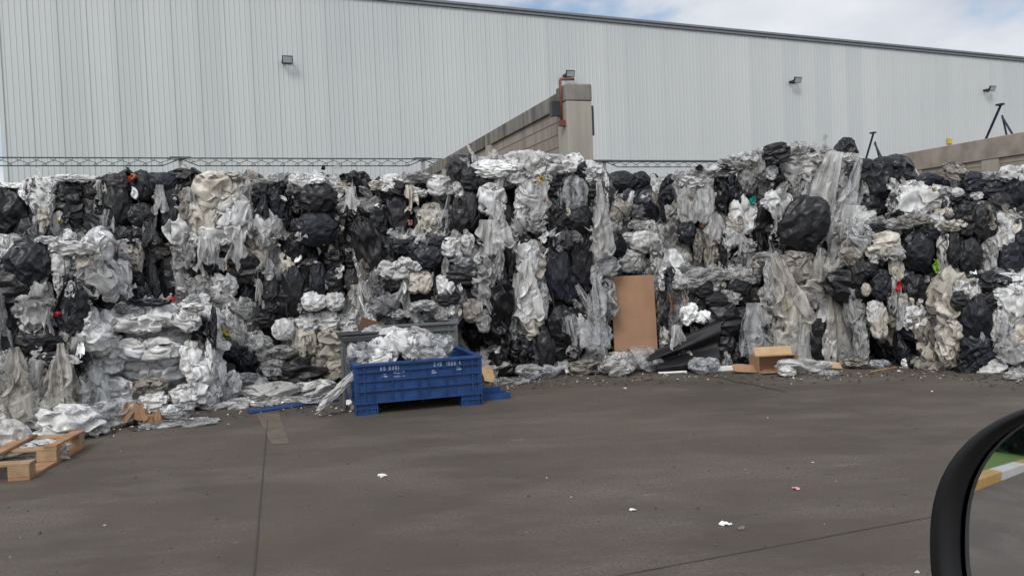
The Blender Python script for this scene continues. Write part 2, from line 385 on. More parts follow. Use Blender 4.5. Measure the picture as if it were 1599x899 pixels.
# ------------------------------------------------------------------ the hall
P0 = at(800, 408, 36.0); P0.z = 0
def on_hall(u, v): return on_plane(u, v, P0, -VD)
def hall_local(p): q = p - P0; return q.dot(UD), q.z
hl = empty('warehouse', P0, YAW, 'long grey warehouse with vertical ribbed steel cladding and a sloping roof edge', 'warehouse')
CLAD = mat_cladding(); TRIM = mat_plain('roof_edge_steel', (.17, .185, .20), .5, .1)
x_l = hall_local(on_hall(3.5, 210))[0]
xa, za = hall_local(on_hall(640, 0)); xb, zb = hall_local(on_hall(1599, 92))
slope = (zb - za) / (xb - xa); x_r = xb + 26
def top(x): return za + (x - xa) * slope
b = MB(); xs = []
x = x_l; i = 0
while x < x_r:
    big = i % 5 == 0; hgt, wd = (.034, .03) if big else (.018, .022)
    xs += [(x, 0), (x + .02, -hgt), (x + .02 + wd, -hgt), (x + .04 + wd, 0)]; x += .2; i += 1
v = [(q[0], q[1], 0.0) for q in xs] + [(q[0], q[1], top(q[0]) - .12) for q in xs]; k = len(xs)
b.add(v, [(i, i + 1, k + i + 1, k + i) for i in range(k - 1)]).build('front_cladding', CLAD, hl)
D = 34
MB().add([(x_l, .01, 0), (x_l, D, 0), (x_l, D, top(x_l)), (x_l, .01, top(x_l))], [(0, 3, 2, 1)]).build('side_wall', CLAD, hl)
MB().add([(x_r, 0, 0), (x_r, D, 0), (x_r, D, top(x_r)), (x_r, 0, top(x_r))], [(0, 1, 2, 3)]).build('side_wall', CLAD, hl)
MB().add([(x_l, D, 0), (x_r, D, 0), (x_r, D, top(x_r)), (x_l, D, top(x_l))], [(0, 3, 2, 1)]).build('rear_wall', CLAD, hl)
MB().add([(x_l - .2, -.1, top(x_l)), (x_r, -.1, top(x_r)), (x_r, D, top(x_r)), (x_l - .2, D, top(x_l))], [(0, 1, 2, 3)]).build('roof', TRIM, hl)
b = MB()
for z0, z1, y in ((-.16, .0, -.10), (-.03, .07, -.16)):
    vv = []
    for xx in (x_l - .2, x_r):
        vv += [(xx, y, top(xx) + z0), (xx, .02, top(xx) + z0), (xx, .02, top(xx) + z1), (xx, y, top(xx) + z1)]
    b = MB().add(vv, [(0, 4, 5, 1), (1, 5, 6, 2), (2, 6, 7, 3), (3, 7, 4, 0), (0, 1, 2, 3), (4, 7, 6, 5)]); b.build('roof_edge_trim' if z0 < -.1 else 'roof_gutter', TRIM, hl)
MB().box(x_l - .03, -.05, 0, x_l + .12, .02, top(x_l)).build('corner_trim', CLAD, hl)
BLKM = mat_plain('black_powder_coat', (.025, .026, .03), .5); LENS = mat_plain('floodlight_glass', (.42, .45, .47), .4, .05, spec=.5)
for (u, vv, tw) in ((448, 97, 0.0), (885, 118.5, 0), (1237, 128, 0), (1539, 141, 0)):
    px, pz = hall_local(on_hall(u, vv))
    Mx = Matrix.Translation((px, -.42, pz)) @ Matrix.Rotation(math.radians(24), 4, 'X')
    o = MB().box(-.21, -.05, -.15, .21, .05, .15, Mx).build('floodlight', BLKM, hl, bevel=.015)
    MB().box(-.18, -.056, -.12, .18, -.0495, .12, Mx).build('lens', LENS, o)
    b = MB()
    for zf in (-1, 1): b.box(zf * .205 - .012, .0, -.03, zf * .205 + .012, .40, .03, Matrix.Translation((px, -.42, pz - .02)))
    b.box(-.217, .37, -.04, .217, .395, .04, Matrix.Translation((px, -.42, pz - .02))); b.build('bracket', BLKM, o)
px, pz = hall_local(on_hall(1481, 220.5))
MB().box(px - .17, -.075, pz - .15, px + .17, -.06, pz + .15).build('yellow_plate', mat_plain('yellow_sign', (.55, .38, .03), .5), hl)

# ------------------------------------------------------------------ perimeter wall with posts and coiled wire
CON = mat_column(); PERC = mat_plain('dark_perimeter_concrete', (.10, .092, .085), .9, .25)
WALLH = 4.43
E0 = at(673, 424, 26.3); E0.z = 0                              # where the divider wall meets the perimeter
def on_per(u, v): return on_plane(u, v, E0, -VD)
pw = empty('perimeter_wall', E0, YAW, 'dark low concrete perimeter wall in front of the warehouse', 'wall')
x0, x1 = (on_per(-40, 300) - E0).dot(UD), (on_per(1800, 300) - E0).dot(UD)
hw = on_per(30, 288).z
MB().box(x0 - 8, 0, 0, x1, .2, hw).build('wall_face', PERC, pw)
WIRE = mat_plain('dark_galvanised_wire', (.06, .065, .07), .5); POST = mat_plain('galvanised_post', (.24, .24, .24), .5)
def coil_fence(us, vtop, vbot, label, rail, ends):
    f = empty('wire_fence', E0, YAW, label, 'fence')
    xs = [(on_per(u, 250) - E0).dot(UD) for u in us]
    zt, zb = on_per(us[0], vtop).z, on_per(us[0], vbot).z
    for i, xx in enumerate(xs):
        if i in ends: continue
        MB().box(xx - .055, -.07, hw - .6, xx + .055, .0, zt).build('post', POST, f); MB().box(xx - .3, -.075, zt, xx + .3, .0, zt + .05).build('post_cap', WIRE, f)
    for i in range(len(xs) - 1):
        a, c = xs[i], xs[i + 1]; L = c - a
        MB().tube([(a, -.1, zt), (c, -.1, zt)], .022 if not rail else .045, 6).build('top_rail', WIRE, f)
        MB().tube([(a, -.1, zt - .02), (a + .5, -.1, zb), (c - .5, -.1, zb), (c, -.1, zt - .02)], .018, 6).build('bottom_wire', WIRE, f)
        n = int(L / .42) * 12; pts = []
        r = (zt - zb) / 2 * .95
        for q in range(n + 1):
            s_ = q / n; e = min(1, (s_ * L) / .6, ((1 - s_) * L) / .6); e = max(e, .12); an = q / 12 * 6.28318
            pts.append((a + L * s_ + .12 * math.sin(an * 2), -.1 + r * e * math.cos(an), zt - r + r * e * math.sin(an) * 1.0 + (1 - e) * r * .8))
        MB().tube(pts, .009, 4).build('coiled_wire', WIRE, f)
    return f
coil_fence((-90, 282, 660, 690), 246.5, 259.5, 'coiled wire fence with steel posts above the piled bales left of the tall concrete wall', False, (0, 3))
coil_fence((915, 943, 1230), 252.0, 261.5, 'short run of coiled wire fence right of the tall concrete wall', True, (0, 2))

# ------------------------------------------------------------------ divider wall and right hand wall (both run away from us along VD)
BLOCK = mat_block(); COP = mat_coping()
RUST = mat_plain('red_oxide_pipe', (.15, .048, .034), .6, .3, 12); DKP = mat_plain('dark_pipe', (.045, .05, .055), .45)
PA = at(894, 404, 13.7); PA.z = 0                              # near left corner of the end pillar
dv = empty('divider_wall', PA, YAW, 'tall concrete block dividing wall ending in a pillar behind the middle of the pile', 'wall')
Ld = (E0 - PA).dot(VD)
H = at(905, 129, 13.7).z
MB().box(.07, .46, 0, .33, Ld, H - .36).build('block_panels', BLOCK, dv)
MB().box(.02, .46, H - .36, .38, Ld, H - .06).build('coping_beam', COP, dv, bevel=.02)
MB().box(0, 0, 0, .47, .45, H - .30).build('end_pillar', CON, dv, bevel=.015)
MB().box(-.01, -.01, H - .30, .48, .47, H).build('pillar_cap', COP, dv, bevel=.025)
b = MB()
for yy in (4.55, 8.9): MB().box(-.02, yy, 0, .06, yy + .32, H - .37).build('pilaster', CON, dv)
MB().tube([(-.06, .12, H - .62), (-.06, .12, H + .08), (-.06, .12, H + .09), (.2, .12, H + .10)], .024, 10).build('fire_pipe', RUST, dv, True)
MB().box(-.10, .07, H - .72, -.012, .17, H - .62).build('pipe_bracket', RUST, dv)
MB().box(-.16, .3, H - .50, -.012, .42, H - .25).build('control_box', DKP, dv)
MB().tube([(.56, .2, H - .86), (.56, .2, H - .62), (.56, .2, H - .34)], .032, 8).build('black_pipe', DKP, dv)
MB().box(.48, .17, H - .84, .58, .23, H - .78).build('pipe_clamp', DKP, dv)
MB().box(.48, .17, H - .52, .58, .23, H - .46).build('pipe_clamp', DKP, dv)
# right hand wall
RW = at(1397, 386, 26.6); RW.z = 0
Hr = at(1397, 243, 26.6).z
rw = empty('boundary_wall', RW, YAW, 'brown concrete block wall rising behind the bales at the right edge', 'wall')
yn = -10.5
MB().box(0, yn, 0, .25, 7.5, Hr - .62).build('block_panels', BLOCK, rw)
MB().box(-.06, yn, Hr - .62, .31, 7.5, Hr).build('coping_beam', mat_plain('pale_coping_concrete', (.25, .215, .18), .9, .3, 2, bs=.2), rw, bevel=.02)
def rw_y(u): # distance along the wall where a photo column crosses it
    p = on_plane(u, 230, RW, -UD); return (p - RW).dot(VD)
for u in (1429, 1491, 1547): MB().box(-.05, rw_y(u) - .28, 0, -.004, rw_y(u) + .28, Hr - .63).build('pilaster', CON if u == 1547 else BLOCK, rw)
BLUEM = mat_plain('dark_blue_steel', (.012, .018, .04), .5)
def strut(u, vb, vt, lean, label):
    y = rw_y(u); p = on_plane(u, vt, RW, -UD); zt = p.z; zb = Hr
    o = empty('steel_strut', RW + VD * y + UD * .12 + Vector((0, 0, zb)), YAW, label, 'strut')
    h = max(.9, zt - zb)
    MB().tube([(0, .35 + lean, 0), (0, -.06, h)], .035, 6).build('main_leg', BLUEM, o)
    MB().tube([(0, -.1, h * .62), (0, -.42, .0)], .03, 6).build('brace', BLUEM, o)
    MB().tube([(.12, 0, h * .7), (.3, .0, 0)], .028, 6).build('brace', BLUEM, o)
    MB().box(-.06, -.14, h, .06, .06, h + .05).build('top_plate', BLUEM, o)
strut(1556, 215, 166, .1, 'dark blue three legged steel strut on top of the brown boundary wall')
strut(1358, 240, 209, 0, 'dark blue steel strut standing up behind the black bags on the tallest heap')
# ------------------------------------------------------------------ film, bags and sheets (shared meshes)
FWB = film('bright_white_film', (.84, .842, .838), .12, .26, .96, .08, 5, bump=.75); FW = film('white_film', (.87, .872, .868), .2, .24, .87, .14, 4, patch=.25, bump=.55); FG = film('grey_film', (.58, .58, .575), .25, .25, .66, .25, 3)
FB = film('beige_film', (.66, .61, .53), .15, .28, .88, .2, 4, patch=.2); FD = film('smoky_film', (.15, .15, .155), .1, .28, .8, .5, 4)
FBR = film('brown_grey_film', (.33, .30, .26), .15, .32, .85, .3, 4)
BK = black_bag('black_bag_film', (.0075, .0075, .0085), .33); BN = black_bag('navy_black_bag_film', (.008, .009, .013), .33); BG = black_bag('charcoal_bag_film', (.020, .0195, .02), .38)
CL = film('clear_film', (.78, .795, .815), .3, .15, .44, .12, 4); CW = film('milky_film', (.82, .815, .80), .3, .22, .64, .12, 4); CB = film('dirty_clear_film', (.66, .63, .57), .25, .22, .60, .2, 4); CD = film('smoky_sheet_film', (.10, .10, .105), .1, .25, .8, .3, 4)
CORE = mat_plain('bale_core_dark', (.03, .029, .028), .9, .4, 6)
STRAP = mat_plain('baling_wire', (.07, .065, .06), .5)
TEAL = mat_plain('teal_plastic', (.0, .22, .17), .35); GREEN = mat_plain('green_plastic', (.0, .27, .06), .35); RED = mat_plain('red_plastic', (.45, .03, .035), .4)
YEL = mat_plain('yellow_plastic', (.50, .38, .05), .4); ORG = mat_plain('orange_plastic', (.45, .14, .05), .4); WHT = mat_plain('white_plastic', (.78, .78, .77), .4)
BRN = mat_plain('brown_paper', (.23, .13, .07), .8); NAVY = mat_plain('blue_plastic_scrap', (.02, .05, .2), .4); PINK = mat_plain('pink_plastic', (.5, .25, .24), .4)
MESH = {}
def variants(key, gen, n):
    MESH[key] = [gen(i) for i in range(n)]
variants('bag', lambda i: crumple_ball(100 + i, **[dict(excess=(1.03, 1.02, 1.015, 1.005), str_=(1, 1, 1.22), nz=.045, p=2.8, sm=.05), dict(excess=(1.02, 1.02, 1.02, 1.0), str_=(1.16, 1, 1), p=2.6, nz=.05), dict(excess=(1.03, 1.02, 1.02, 1.0), str_=(1, 1, 1.32), p=2.6, nz=.06, sm=.05), dict(excess=(1.01, 1.015, 1.015, 1.0), str_=(1.1, 1, 1), p=2.4, nz=.04), dict(excess=(1.05, 1.03, 1.02, 1.0), str_=(1.0, 1, 1.25), p=2.8, nz=.05), dict(excess=(1.1, 1.04, 1.02, 1.01), str_=(1, 1, 1.35), nz=.06)][i % 6]), 12)
variants('wad', lambda i: crumple_ball(200 + i, fs=(4, 5, 2, 4, 3)[i % 5], **[dict(excess=(1.2, 1.05, 1.03, 1.02), str_=(1, 1, 1.8), p=3), dict(excess=(1.2, 1.05, 1.05, 1.02), str_=(2.2, 1, 1), p=3, nz=.15), dict(excess=(1.3, 1.1, 1.04, 1.02), str_=(1.8, 1, 1), p=2.5, nz=.2, start=1, fin=1), dict(excess=(1.5, 1.2, 1.05, 1.0), str_=(1, 1, 1.5), p=3, nz=.3, sm=.01), dict(excess=(1.3, 1.15, 1.05, 1.03), str_=(1, 1, 1.6), p=3, nz=.22, sm=.012)][i % 5]), 15)
variants('hank', lambda i: crumple_ball(300 + i, fs=4, asp=(.5, .5, 1), **[dict(excess=(1.2, 1.08, 1.03, 1.02), str_=(2.0, 1.6, 1.05), p=2.4, nz=.12), dict(excess=(1.25, 1.1, 1.05, 1.02), str_=(2.4, 1.2, 1.1), p=2.2, nz=.2), dict(excess=(1.15, 1.06, 1.03, 1.0), str_=(1.6, 1.6, 1.2), p=2.8, nz=.15)][i % 3]), 6)
variants('block', lambda i: crumple_ball(700 + i, p=9, it=40, fs=3, start=3, **[dict(excess=(1.08, 1.10, 1.10, 1.06), str_=(1, 1, 1.45), nz=.10, dec=1.7), dict(excess=(1.1, 1.1, 1.08, 1.04), str_=(1.15, 1, 1.35), nz=.12, dec=1.8), dict(excess=(1.1, 1.1, 1.1, 1.06), str_=(1.5, 1, 1), nz=.1, dec=1.7)][i % 3]), 3)
variants('drape', lambda i: crumple_sheet(400 + i, 1, (1.2, 1.7, 2.2)[i % 3], n=9, hang=True, gather=(.3, .5, .75)[(i // 2) % 3], excess=(1.04, 1.02, 1.01, 1.0), tear=.16, wide=(1.5, 1.25, 1.9)[i % 3]), 9)
variants('veil', lambda i: crumple_sheet(450 + i, 1, 2.2, n=9, hang=True, gather=(.35, .6)[i % 2], excess=(1.05, 1.03, 1.01, 1.0), tear=.1, wide=(2.2, 1.7)[i % 2], tail=.3, lo_=.7), 4)
variants('sheet', lambda i: crumple_sheet(500 + i, 2, 2, squash=((.8, .25, .8), (.65, .45, .7), (.9, .16, .7))[i % 3], excess=(1.05, 1.02, 1.02, 1.0), tear=.10), 6)
variants('scrap', lambda i: crumple_sheet(600 + i, 2, 2, n=5, squash=(.8, .4, .8), excess=(1.1, 1.05, 1.0), tear=.12), 5)
_cache = {}
def piece_mesh(kind, mat, r):
    i = r.randrange(len(MESH[kind])); k = (kind, i, mat.name)
    if k not in _cache:
        x, f = MESH[kind][i]
        if kind in ('drape', 'veil'): x = x * np.array([1, 1, 1 / (x[:, 2].max() - x[:, 2].min()) * 2]); x[:, 2] -= x[:, 2].max() - 1; x[:, 0] *= 2 / (x[:, 0].max() - x[:, 0].min()); x[:, 1] *= 2
        else: x = x / np.abs(x).max(0)
        _cache[k] = np_mesh(kind, x, f, mat)
    return _cache[k]
PARTNAME = {'bag': 'stuffed_bag', 'wad': 'film_bundle', 'hank': 'film_twist', 'drape': 'hanging_film', 'veil': 'hanging_film', 'sheet': 'film_sheet', 'scrap': 'film_scrap'}

# which stuff shows where, read by eye off the photograph: K black bags, D dark mix, M even mix, G grey film, W white film, B beige film
ROWS = '''1190G 1230K 1400G 1599W
735K 850W 900W 940G 1190G 1230K 1305G 1410K 1470W 1599G
50W 75W 285K 400B 460K 490G 520W 560G 600K 640G 665G 700G 730K 800W 850W 870D 930W 990K 1050G 1090G 1150G 1200D 1230W 1305G 1410K 1430G 1500K 1530G 1560K 1599W
50K 95W 270K 295G 400B 450K 470D 525K 560D 580W 640K 665D 720G 740K 800W 830G 870K 925G 945K 1000D 1060D 1090G 1130G 1180D 1210G 1240G 1260K 1310G 1410K 1480W 1510D 1540M 1599K
50K 95W 130K 155D 185G 210K 230K 250D 285K 300G 400W 440K 465D 525K 560G 580D 610K 640K 700W 745K 800G 860W 900G 940K 1000G 1060K 1120G 1180K 1210D 1250W 1300K 1330G 1400K 1470W 1500D 1540K 1599K
50K 80W 130K 155D 185G 240K 260G 285K 305G 400W 450K 470D 530K 570D 610K 650K 700W 745K 800G 860G 900K 945G 1000D 1060D 1130G 1180D 1215G 1240G 1290K 1380G 1400K 1470W 1485B 1550K 1575W 1599K
55K 80W 240K 285K 305G 400W 450W 470K 535K 580K 620K 700W 740K 790G 840G 900K 950G 1000G 1090G 1125B 1180G 1215G 1290K 1340G 1395G 1440D 1500B 1560K 1575W 1599K
40W 70K 120W 160K 270K 285K 380W 400K 450W 535K 580K 650D 750M 800G 830G 900D 955G 965K 1090W 1120B 1200D 1215K 1240G 1290K 1340G 1400G 1420K 1470K 1500B 1560K 1580W 1599K
20W 70K 150W 210W 250D 270G 310W 330W 350D 440K 460G 530K 560K 590K 640G 690K 720G 780G 800D 850W 870D 930K 960G 970K 1010G 1090W 1130D 1180D 1240G 1290K 1340G 1400G 1420W 1470K 1500W 1570K 1599K
10W 70K 105G 130D 165W 195W 230D 265K 300G 360D 400K 430D 450G 500K 560K 600G 650G 700K 730G 790G 805K 850W 900K 935K 955G 970K 1010G 1060W 1100W 1130B 1180D 1260G 1330G 1350K 1400G 1420W 1465K 1500W 1540K 1599K
70K 110W 130D 165D 195W 215D 265K 305G 340D 400K 420G 450W 480K 560K 590W 650W 690K 730G 760D 790K 850W 890K 935K 950G 965K 1050D 1110G 1150D 1200D 1240B 1330G 1360D 1390K 1415W 1450K 1500W 1540K 1570K 1599W
30K 85W 110D 125W 165K 195W 215K 265D 305G 370W 400K 430K 475K 500W 560K 580G 630G 640D 690B 720G 760D 780G 800D 850W 930K 950G 1050D 1080B 1140K 1170G 1200D 1270B 1330G 1360D 1390G 1410W 1470K 1490B 1560W 1599W
10W 85G 165K 200K 340W 380G 470K 480W 570W 600W 640D 690B 730D 760D 790G 800D 850W 930K 960G 1040K 1060D 1090K 1150G 1180K 1220G 1270B 1330G 1350K 1380D 1400W 1430B 1490B 1560K 1599W
10W 35K 70G 80K 130K 330W 340K 400G 420K 440W 590W 640D 700G 780D 790G 850W 920K 970G 1040D 1065K 1100W 1170K 1200G 1290G 1350G 1380K 1430B 1490B 1550K 1599W
10G 35K 80K 130K 330W 345K 400G 420K 440W 590W 780D 800D 850W 900K 965G 1040K 1065D 1150K 1200G 1290K 1350G 1400B 1430K 1510B 1545K 1599G
10G 80K 150K 320W 345K 400G 470G 590W 760D 780G 850K 905K 950G 1100D 1170K 1210G 1250G 1290K 1350G 1430K 1510B 1550K 1599G
75G 150D 330W 350K 400G 430W 560B 780D 860K 940G 1060D 1200D 1250G 1290K 1350G 1430K 1510B 1555K 1599G
130G 330W 350K 400G 600B 860K 950G 1200D 1290G 1350G 1430K 1510B 1570W 1599G
135G 330W 420G 600W 860K 1599G
1599G'''.split('\n')
CMAP = []
for line in ROWS:
    CMAP.append([(int(s[:-1]), s[-1]) for s in line.split()])
def cmap(u, v, r):
    row = CMAP[max(0, min(len(CMAP) - 1, int((v + r.uniform(-6, 6) - 225) // 20)))]
    u += r.uniform(-6, 6)
    for e, c in row:
        if u < e: return c
    return row[-1][1]
def pick(c, r):
    """material and shape of a loose piece of that stuff"""
    if c == 'M': c = r.choice('KGW')
    if c == 'D': c = r.choices('KDGB', (5, 3, 2, 1))[0]
    elif r.random() < .10: c = r.choice('KGWDB')
    if c == 'K': return r.choices((BK, BN, BG), (5, 3, 2))[0], r.choices(('bag', 'wad', 'hank'), (9, .8, 1.3))[0]
    if c == 'G': return r.choices((FG, FW, FBR), (6, 2, 1))[0], r.choices(('wad', 'hank', 'bag'), (6, 3, 1))[0]
    if c == 'B': return r.choices((FB, FBR, FW), (6, 2, 1.5))[0], r.choices(('wad', 'hank'), (6, 3))[0]
    if c == 'D': return FD, r.choices(('wad', 'hank'), (5, 3))[0]
    return r.choices((FW, FB, FG), (8, 1, 1))[0], r.choices(('wad', 'hank', 'bag'), (6, 3, 1.2))[0]

class Bale:
    def __init__(s, key, u0, v0, u1, v1, y, yaw, depth, faces, label, step=.215, ragged=1.0, drapes=3, core=None, frac=1.0, bv=0):
        s.frac = frac
        s.key, s.yaw, s.depth = key, yaw, depth
        a, c = at(u0, v1, y), at(u1, v1, y); uc = (u0 + u1) / 2
        s.w = (c - a).length / max(.6, math.cos(yaw)); p = at(uc, v1, y); q = at(uc, v0, y)
        s.z0, s.h = p.z, q.z - p.z
        s.z0 = max(0.0, s.z0)
        s.d = Vector((math.cos(yaw), math.sin(yaw), 0)); s.n = Vector((math.sin(yaw), -math.cos(yaw), 0))   # n faces us
        s.front = Vector((p.x, y, s.z0))
        s.o = empty('waste_bale', s.front - s.n * depth / 2, yaw, label, 'bale', 'bales of plastic waste piled in the yard')
        s.r = random.Random(key); s.count = {}
        r = s.r; W, Dp, H = s.w / 2 - .06, depth / 2 - .06, s.h
        # lumpy dark core
        x, f = MESH['block'][bv]
        x = x / np.abs(x).max(0)
        if core is not None: W, Dp = s.w / 2 - .005, depth / 2 + .03
        o = bpy.data.objects.new('compressed_core', np_mesh('compressed_core', x * np.array([W, Dp, H / 2 - .03]) + np.array([0, 0, H / 2]), f, core or CORE)); link(o, s.o)
        s.H, s.faces, s.step, s.ragged, s.drapes, s.seen = H, faces, step, ragged, drapes, []
    def free(s, lx, ly, lz, k=.78):
        u, v = project(s.world(lx, ly, lz))
        return not any(((u - a) / (w / 2 + 1)) ** 2 + ((v - b) / (h / 2 + 1)) ** 2 < k * k for a, b, w, h in s.seen)
    def fill(s):
        r, H, depth, faces, step, ragged, drapes = s.r, s.H, s.depth, s.faces, s.step, s.ragged, s.drapes
        J = lambda a: r.uniform(-a, a)
        th0 = r.choice((0, 0, 1.57)) + J(.25)
        jobs = []
        nx, nz, ny = max(2, round(s.w / step)), max(2, round(H / step)), max(2, round(depth / step))
        if 'f' in faces: jobs += [('f', (i + .5) / nx * s.w - s.w / 2 + J(.06), -depth / 2 + .05 + J(.05), (k + .5) / nz * H + J(.05)) for i in range(nx) for k in range(nz)]
        if 't' in faces: jobs += [('t', (i + .5) / nx * s.w - s.w / 2 + J(.06), (k + .5) / ny * depth - depth / 2 + J(.06), H - .04 + J(.05)) for i in range(nx) for k in range(min(ny, 4))]
        for sd, sg in (('l', -1), ('r', 1)):
            if sd in faces: jobs += [(sd, sg * (s.w / 2 - .05 + J(.04)), (i + .5) / ny * depth - depth / 2 + J(.06), (k + .5) / nz * H + J(.06)) for i in range(min(ny, 5)) for k in range(nz)]
        for face, lx, ly, lz in jobs:
            if face == 'f' and not s.free(lx, ly, lz): continue
            if r.random() > s.frac: continue
            if face == 'f': ly += .05
            u, v = project(s.world(lx, ly, lz)); c = cmap(u, v, r); m, kind = pick(c, r)
            if s.key in ('F3', 'H3', 'M1'): m, kind = (FWB if m is not FG or r.random() < .5 else FG) if c in 'WGM' else m, r.choice(('wad', 'wad', 'hank'))
            if s.key == 'F3': th0 = 1.57
            a = step * .68 * r.choice((.62, .8, 1, 1, 1.25, 1.6)); asp = math.exp(r.uniform(-.5, .9))
            if kind == 'bag': a *= 1.2
            sx, sz, sy = a * asp ** -.5, a * asp ** .5, a * r.uniform(.45, .8)
            if kind == 'hank': sx, sz, sy = a * .75, a * 1.5, a * .55
            if kind == 'sheet': sx, sz, sy = a * 1.1, a * 1.1, a * .6
            rot = (J(.35), th0 + J(.45) if r.random() < .75 else J(1.6), J(.5)) if face == 'f' else ((1.57 + J(.4), J(.5), J(3.1)) if face == 't' else (J(.35), J(.6), 1.57 + J(.4)))
            if face == 't': sy = a * r.uniform(.7, 1.0); a = min(a, .13); sx, sz = min(sx, .16), min(sz, .17); rot = (J(3), J(3), J(3)); lz -= .08
            s.piece(kind, m, (lx, ly, lz), (sx, sy, sz), rot)
        # torn bits caught between the bundles
        for _ in range(int((8 + 22 * ragged * s.w * s.h) * (.4 + .6 * s.frac))):
            lx, lz = r.uniform(-.5, .5) * s.w, r.uniform(.02, 1) * H; a = r.uniform(.012, .06)
            if not s.free(lx, -depth / 2, lz, .6): continue
            m = r.choices((FW, FG, WHT, FB, FD, BK), (6, 4, 1.0, 2, 2, 3))[0]
            if r.random() < .035: m = r.choice((RED, YEL, NAVY, GREEN, BRN, PINK)); a *= .6
            s.piece('scrap', m, (lx, -depth / 2 - .06 + J(.05), lz), (a, a * .6, a * r.uniform(.7, 2.4)), (J(.5), J(1.5), J(.6)))
        for _ in range(drapes):
            lx = r.uniform(-.45, .45) * s.w; hh = r.uniform(.18, .42) * min(1, H); ww = hh * r.uniform(.22, .5); lz = r.uniform(.35, 1) * H
            if not s.free(lx, -depth / 2, lz - hh / 2, .7): continue
            u, v = project(s.world(lx, -depth / 2, lz - hh / 2)); c = cmap(u, v, r)
            m = r.choice((CD, BK)) if c == 'K' and r.random() < .7 else r.choice((CW, CL, FG))
            s.piece('drape', m, (lx, -depth / 2 - .09 + J(.03), lz - hh / 2), (ww, .12, hh / 2 + .05), (0, J(.25), J(.3)))
        # tufts standing off the top edge
        if 't' in faces:
            for _ in range(int(13 * ragged * s.w)):
                lx = r.uniform(-.5, .5) * s.w; ly = -depth / 2 + r.uniform(0, .45); a = r.uniform(.03, .09)
                u, v = project(s.world(lx, ly, H)); c = cmap(u, v, r)
                m, _k = pick(c if r.random() < .6 else 'G', r)
                if r.random() < .45: s.piece('drape', r.choice((CL, CW, CW, CB)), (lx, ly, H + r.uniform(-.06, .05)), (a * 1.5, .08, a * 1.7), (J(.7), 3.14 + J(1.1), J(1)))
                else: s.piece('scrap' if r.random() < .5 else 'wad', m, (lx, ly, H + r.uniform(-.05, .05)), (a * 1.3, a, a * r.uniform(.5, 1.1)), (J(1.5), J(1.5), J(3)))
        for k in range(3):
            lx = (k - 1) * s.w * .31 + J(.06); n = 14
            pts = [(lx + J(.012), -depth / 2 - .075 + J(.022), .05 + (H - .02) * i / n) for i in range(n + 1)] + [(lx, -depth / 2 + .1 + .2 * i, H + .03 + J(.02)) for i in range(3)]
            MB().tube(pts, .0035, 4).build('baling_wire', STRAP, s.o)
    def world(s, lx, ly, lz): return s.front - s.n * s.depth / 2 + s.d * lx - s.n * ly + Vector((0, 0, lz))
    def piece(s, kind, m, loc, scale, rot):
        nm = PARTNAME[kind] if not (kind == 'wad' and m in (BK, BN, BG)) else 'stuffed_bag'
        o = bpy.data.objects.new(nm, piece_mesh(kind, m, s.r)); link(o, s.o)
        o.location = loc; o.rotation_euler = rot; o.scale = scale; return o
    def lump(s, u, v, w, h, kind, m, roll=0, out=.05, th=None):
        """a piece seen in the photo at (u, v), w x h photo pixels, on this bale's front"""
        if kind not in ('scrap', 'drape', 'veil'): s.seen.append((u, v, w, h))
        p = on_plane(u, v, s.front + s.n * out, s.n); q = p - (s.front - s.n * s.depth / 2)
        k = q_y(p) / F; a, c = w * k / 2, h * k / 2
        sc = (a, th or min(max(.6 * min(a, c), .05), .2), c)
        if kind == 'hank': sc = (a, min(a, .12), c)
        if kind in ('drape', 'veil'): sc = (a, .14, c)
        r = s.r
        if kind in ('wad', 'sheet') and w > 1.7 * h:            # wide flat pieces are twists lying on their side
            kind, sc, roll = 'hank', (c, min(c * 1.2, .12), a), roll + 90
        return s.piece(kind, m, (q.dot(s.d), -q.dot(s.n), p.z - s.z0), sc, (r.uniform(-.12, .12), math.radians(roll) + r.uniform(-.06, .06), r.uniform(-.25, .25)))
def q_y(p): return (p - EYE).dot(_fwd)
BALES = {}
def bale(key, *a, **k): BALES[key] = Bale(key, *a, **k)
# back row, top layer
bale('A1', -70, 290, 55, 385, 8.5, .30, 1.1, 'ft', 'black bag bale at the far left end of the top layer', drapes=0)
bale('A2', 50, 284, 168, 388, 8.6, .30, 1.1, 'ft', 'top layer bale with a tall white film bundle down its left side')
bale('A3', 162, 274, 288, 388, 8.75, .28, 1.1, 'ftr', 'bulging black bag bale on the top layer with orange scraps on it', drapes=1)
bale('A4', 286, 274, 402, 398, 8.85, .25, 1.1, 'ftlr', 'pale beige film bale on the top layer with torn film hanging below it', drapes=2, core=FB, frac=.5, bv=1)
bale('A5', 394, 286, 464, 392, 9.0, .28, 1.1, 'ft', 'narrow black bale with one clear puffed bag low on its front')
bale('A6', 452, 278, 574, 392, 9.1, .28, 1.1, 'ft', 'black bale with two huge round black bags one above the other', drapes=1)
bale('A7', 568, 284, 730, 392, 9.4, .26, 1.1, 'ft', 'top layer bale with beige flaps and a looped white bundle beside the middle heap')
# back row, middle layer
bale('B1', 180, 388, 292, 476, 8.85, .30, 1.0, 'ft', 'dark grey bale with a long grey film twist at its right edge')
bale('B2', 284, 386, 400, 478, 8.95, .28, 1.0, 'f', 'murky grey film bale under the hanging beige film')
bale('B3', 392, 388, 478, 486, 9.1, .28, 1.0, 'f', 'dark bale under the narrow black one with a pale draped rag')
bale('B4', 470, 386, 584, 486, 9.2, .28, 1.0, 'f', 'bale of black columns with a small white label')
bale('B5', 578, 372, 790, 512, 8.9, .22, 1.1, 'ftlr', 'wide mixed bale with navy bags and coiled white film above the grey crates', drapes=5)
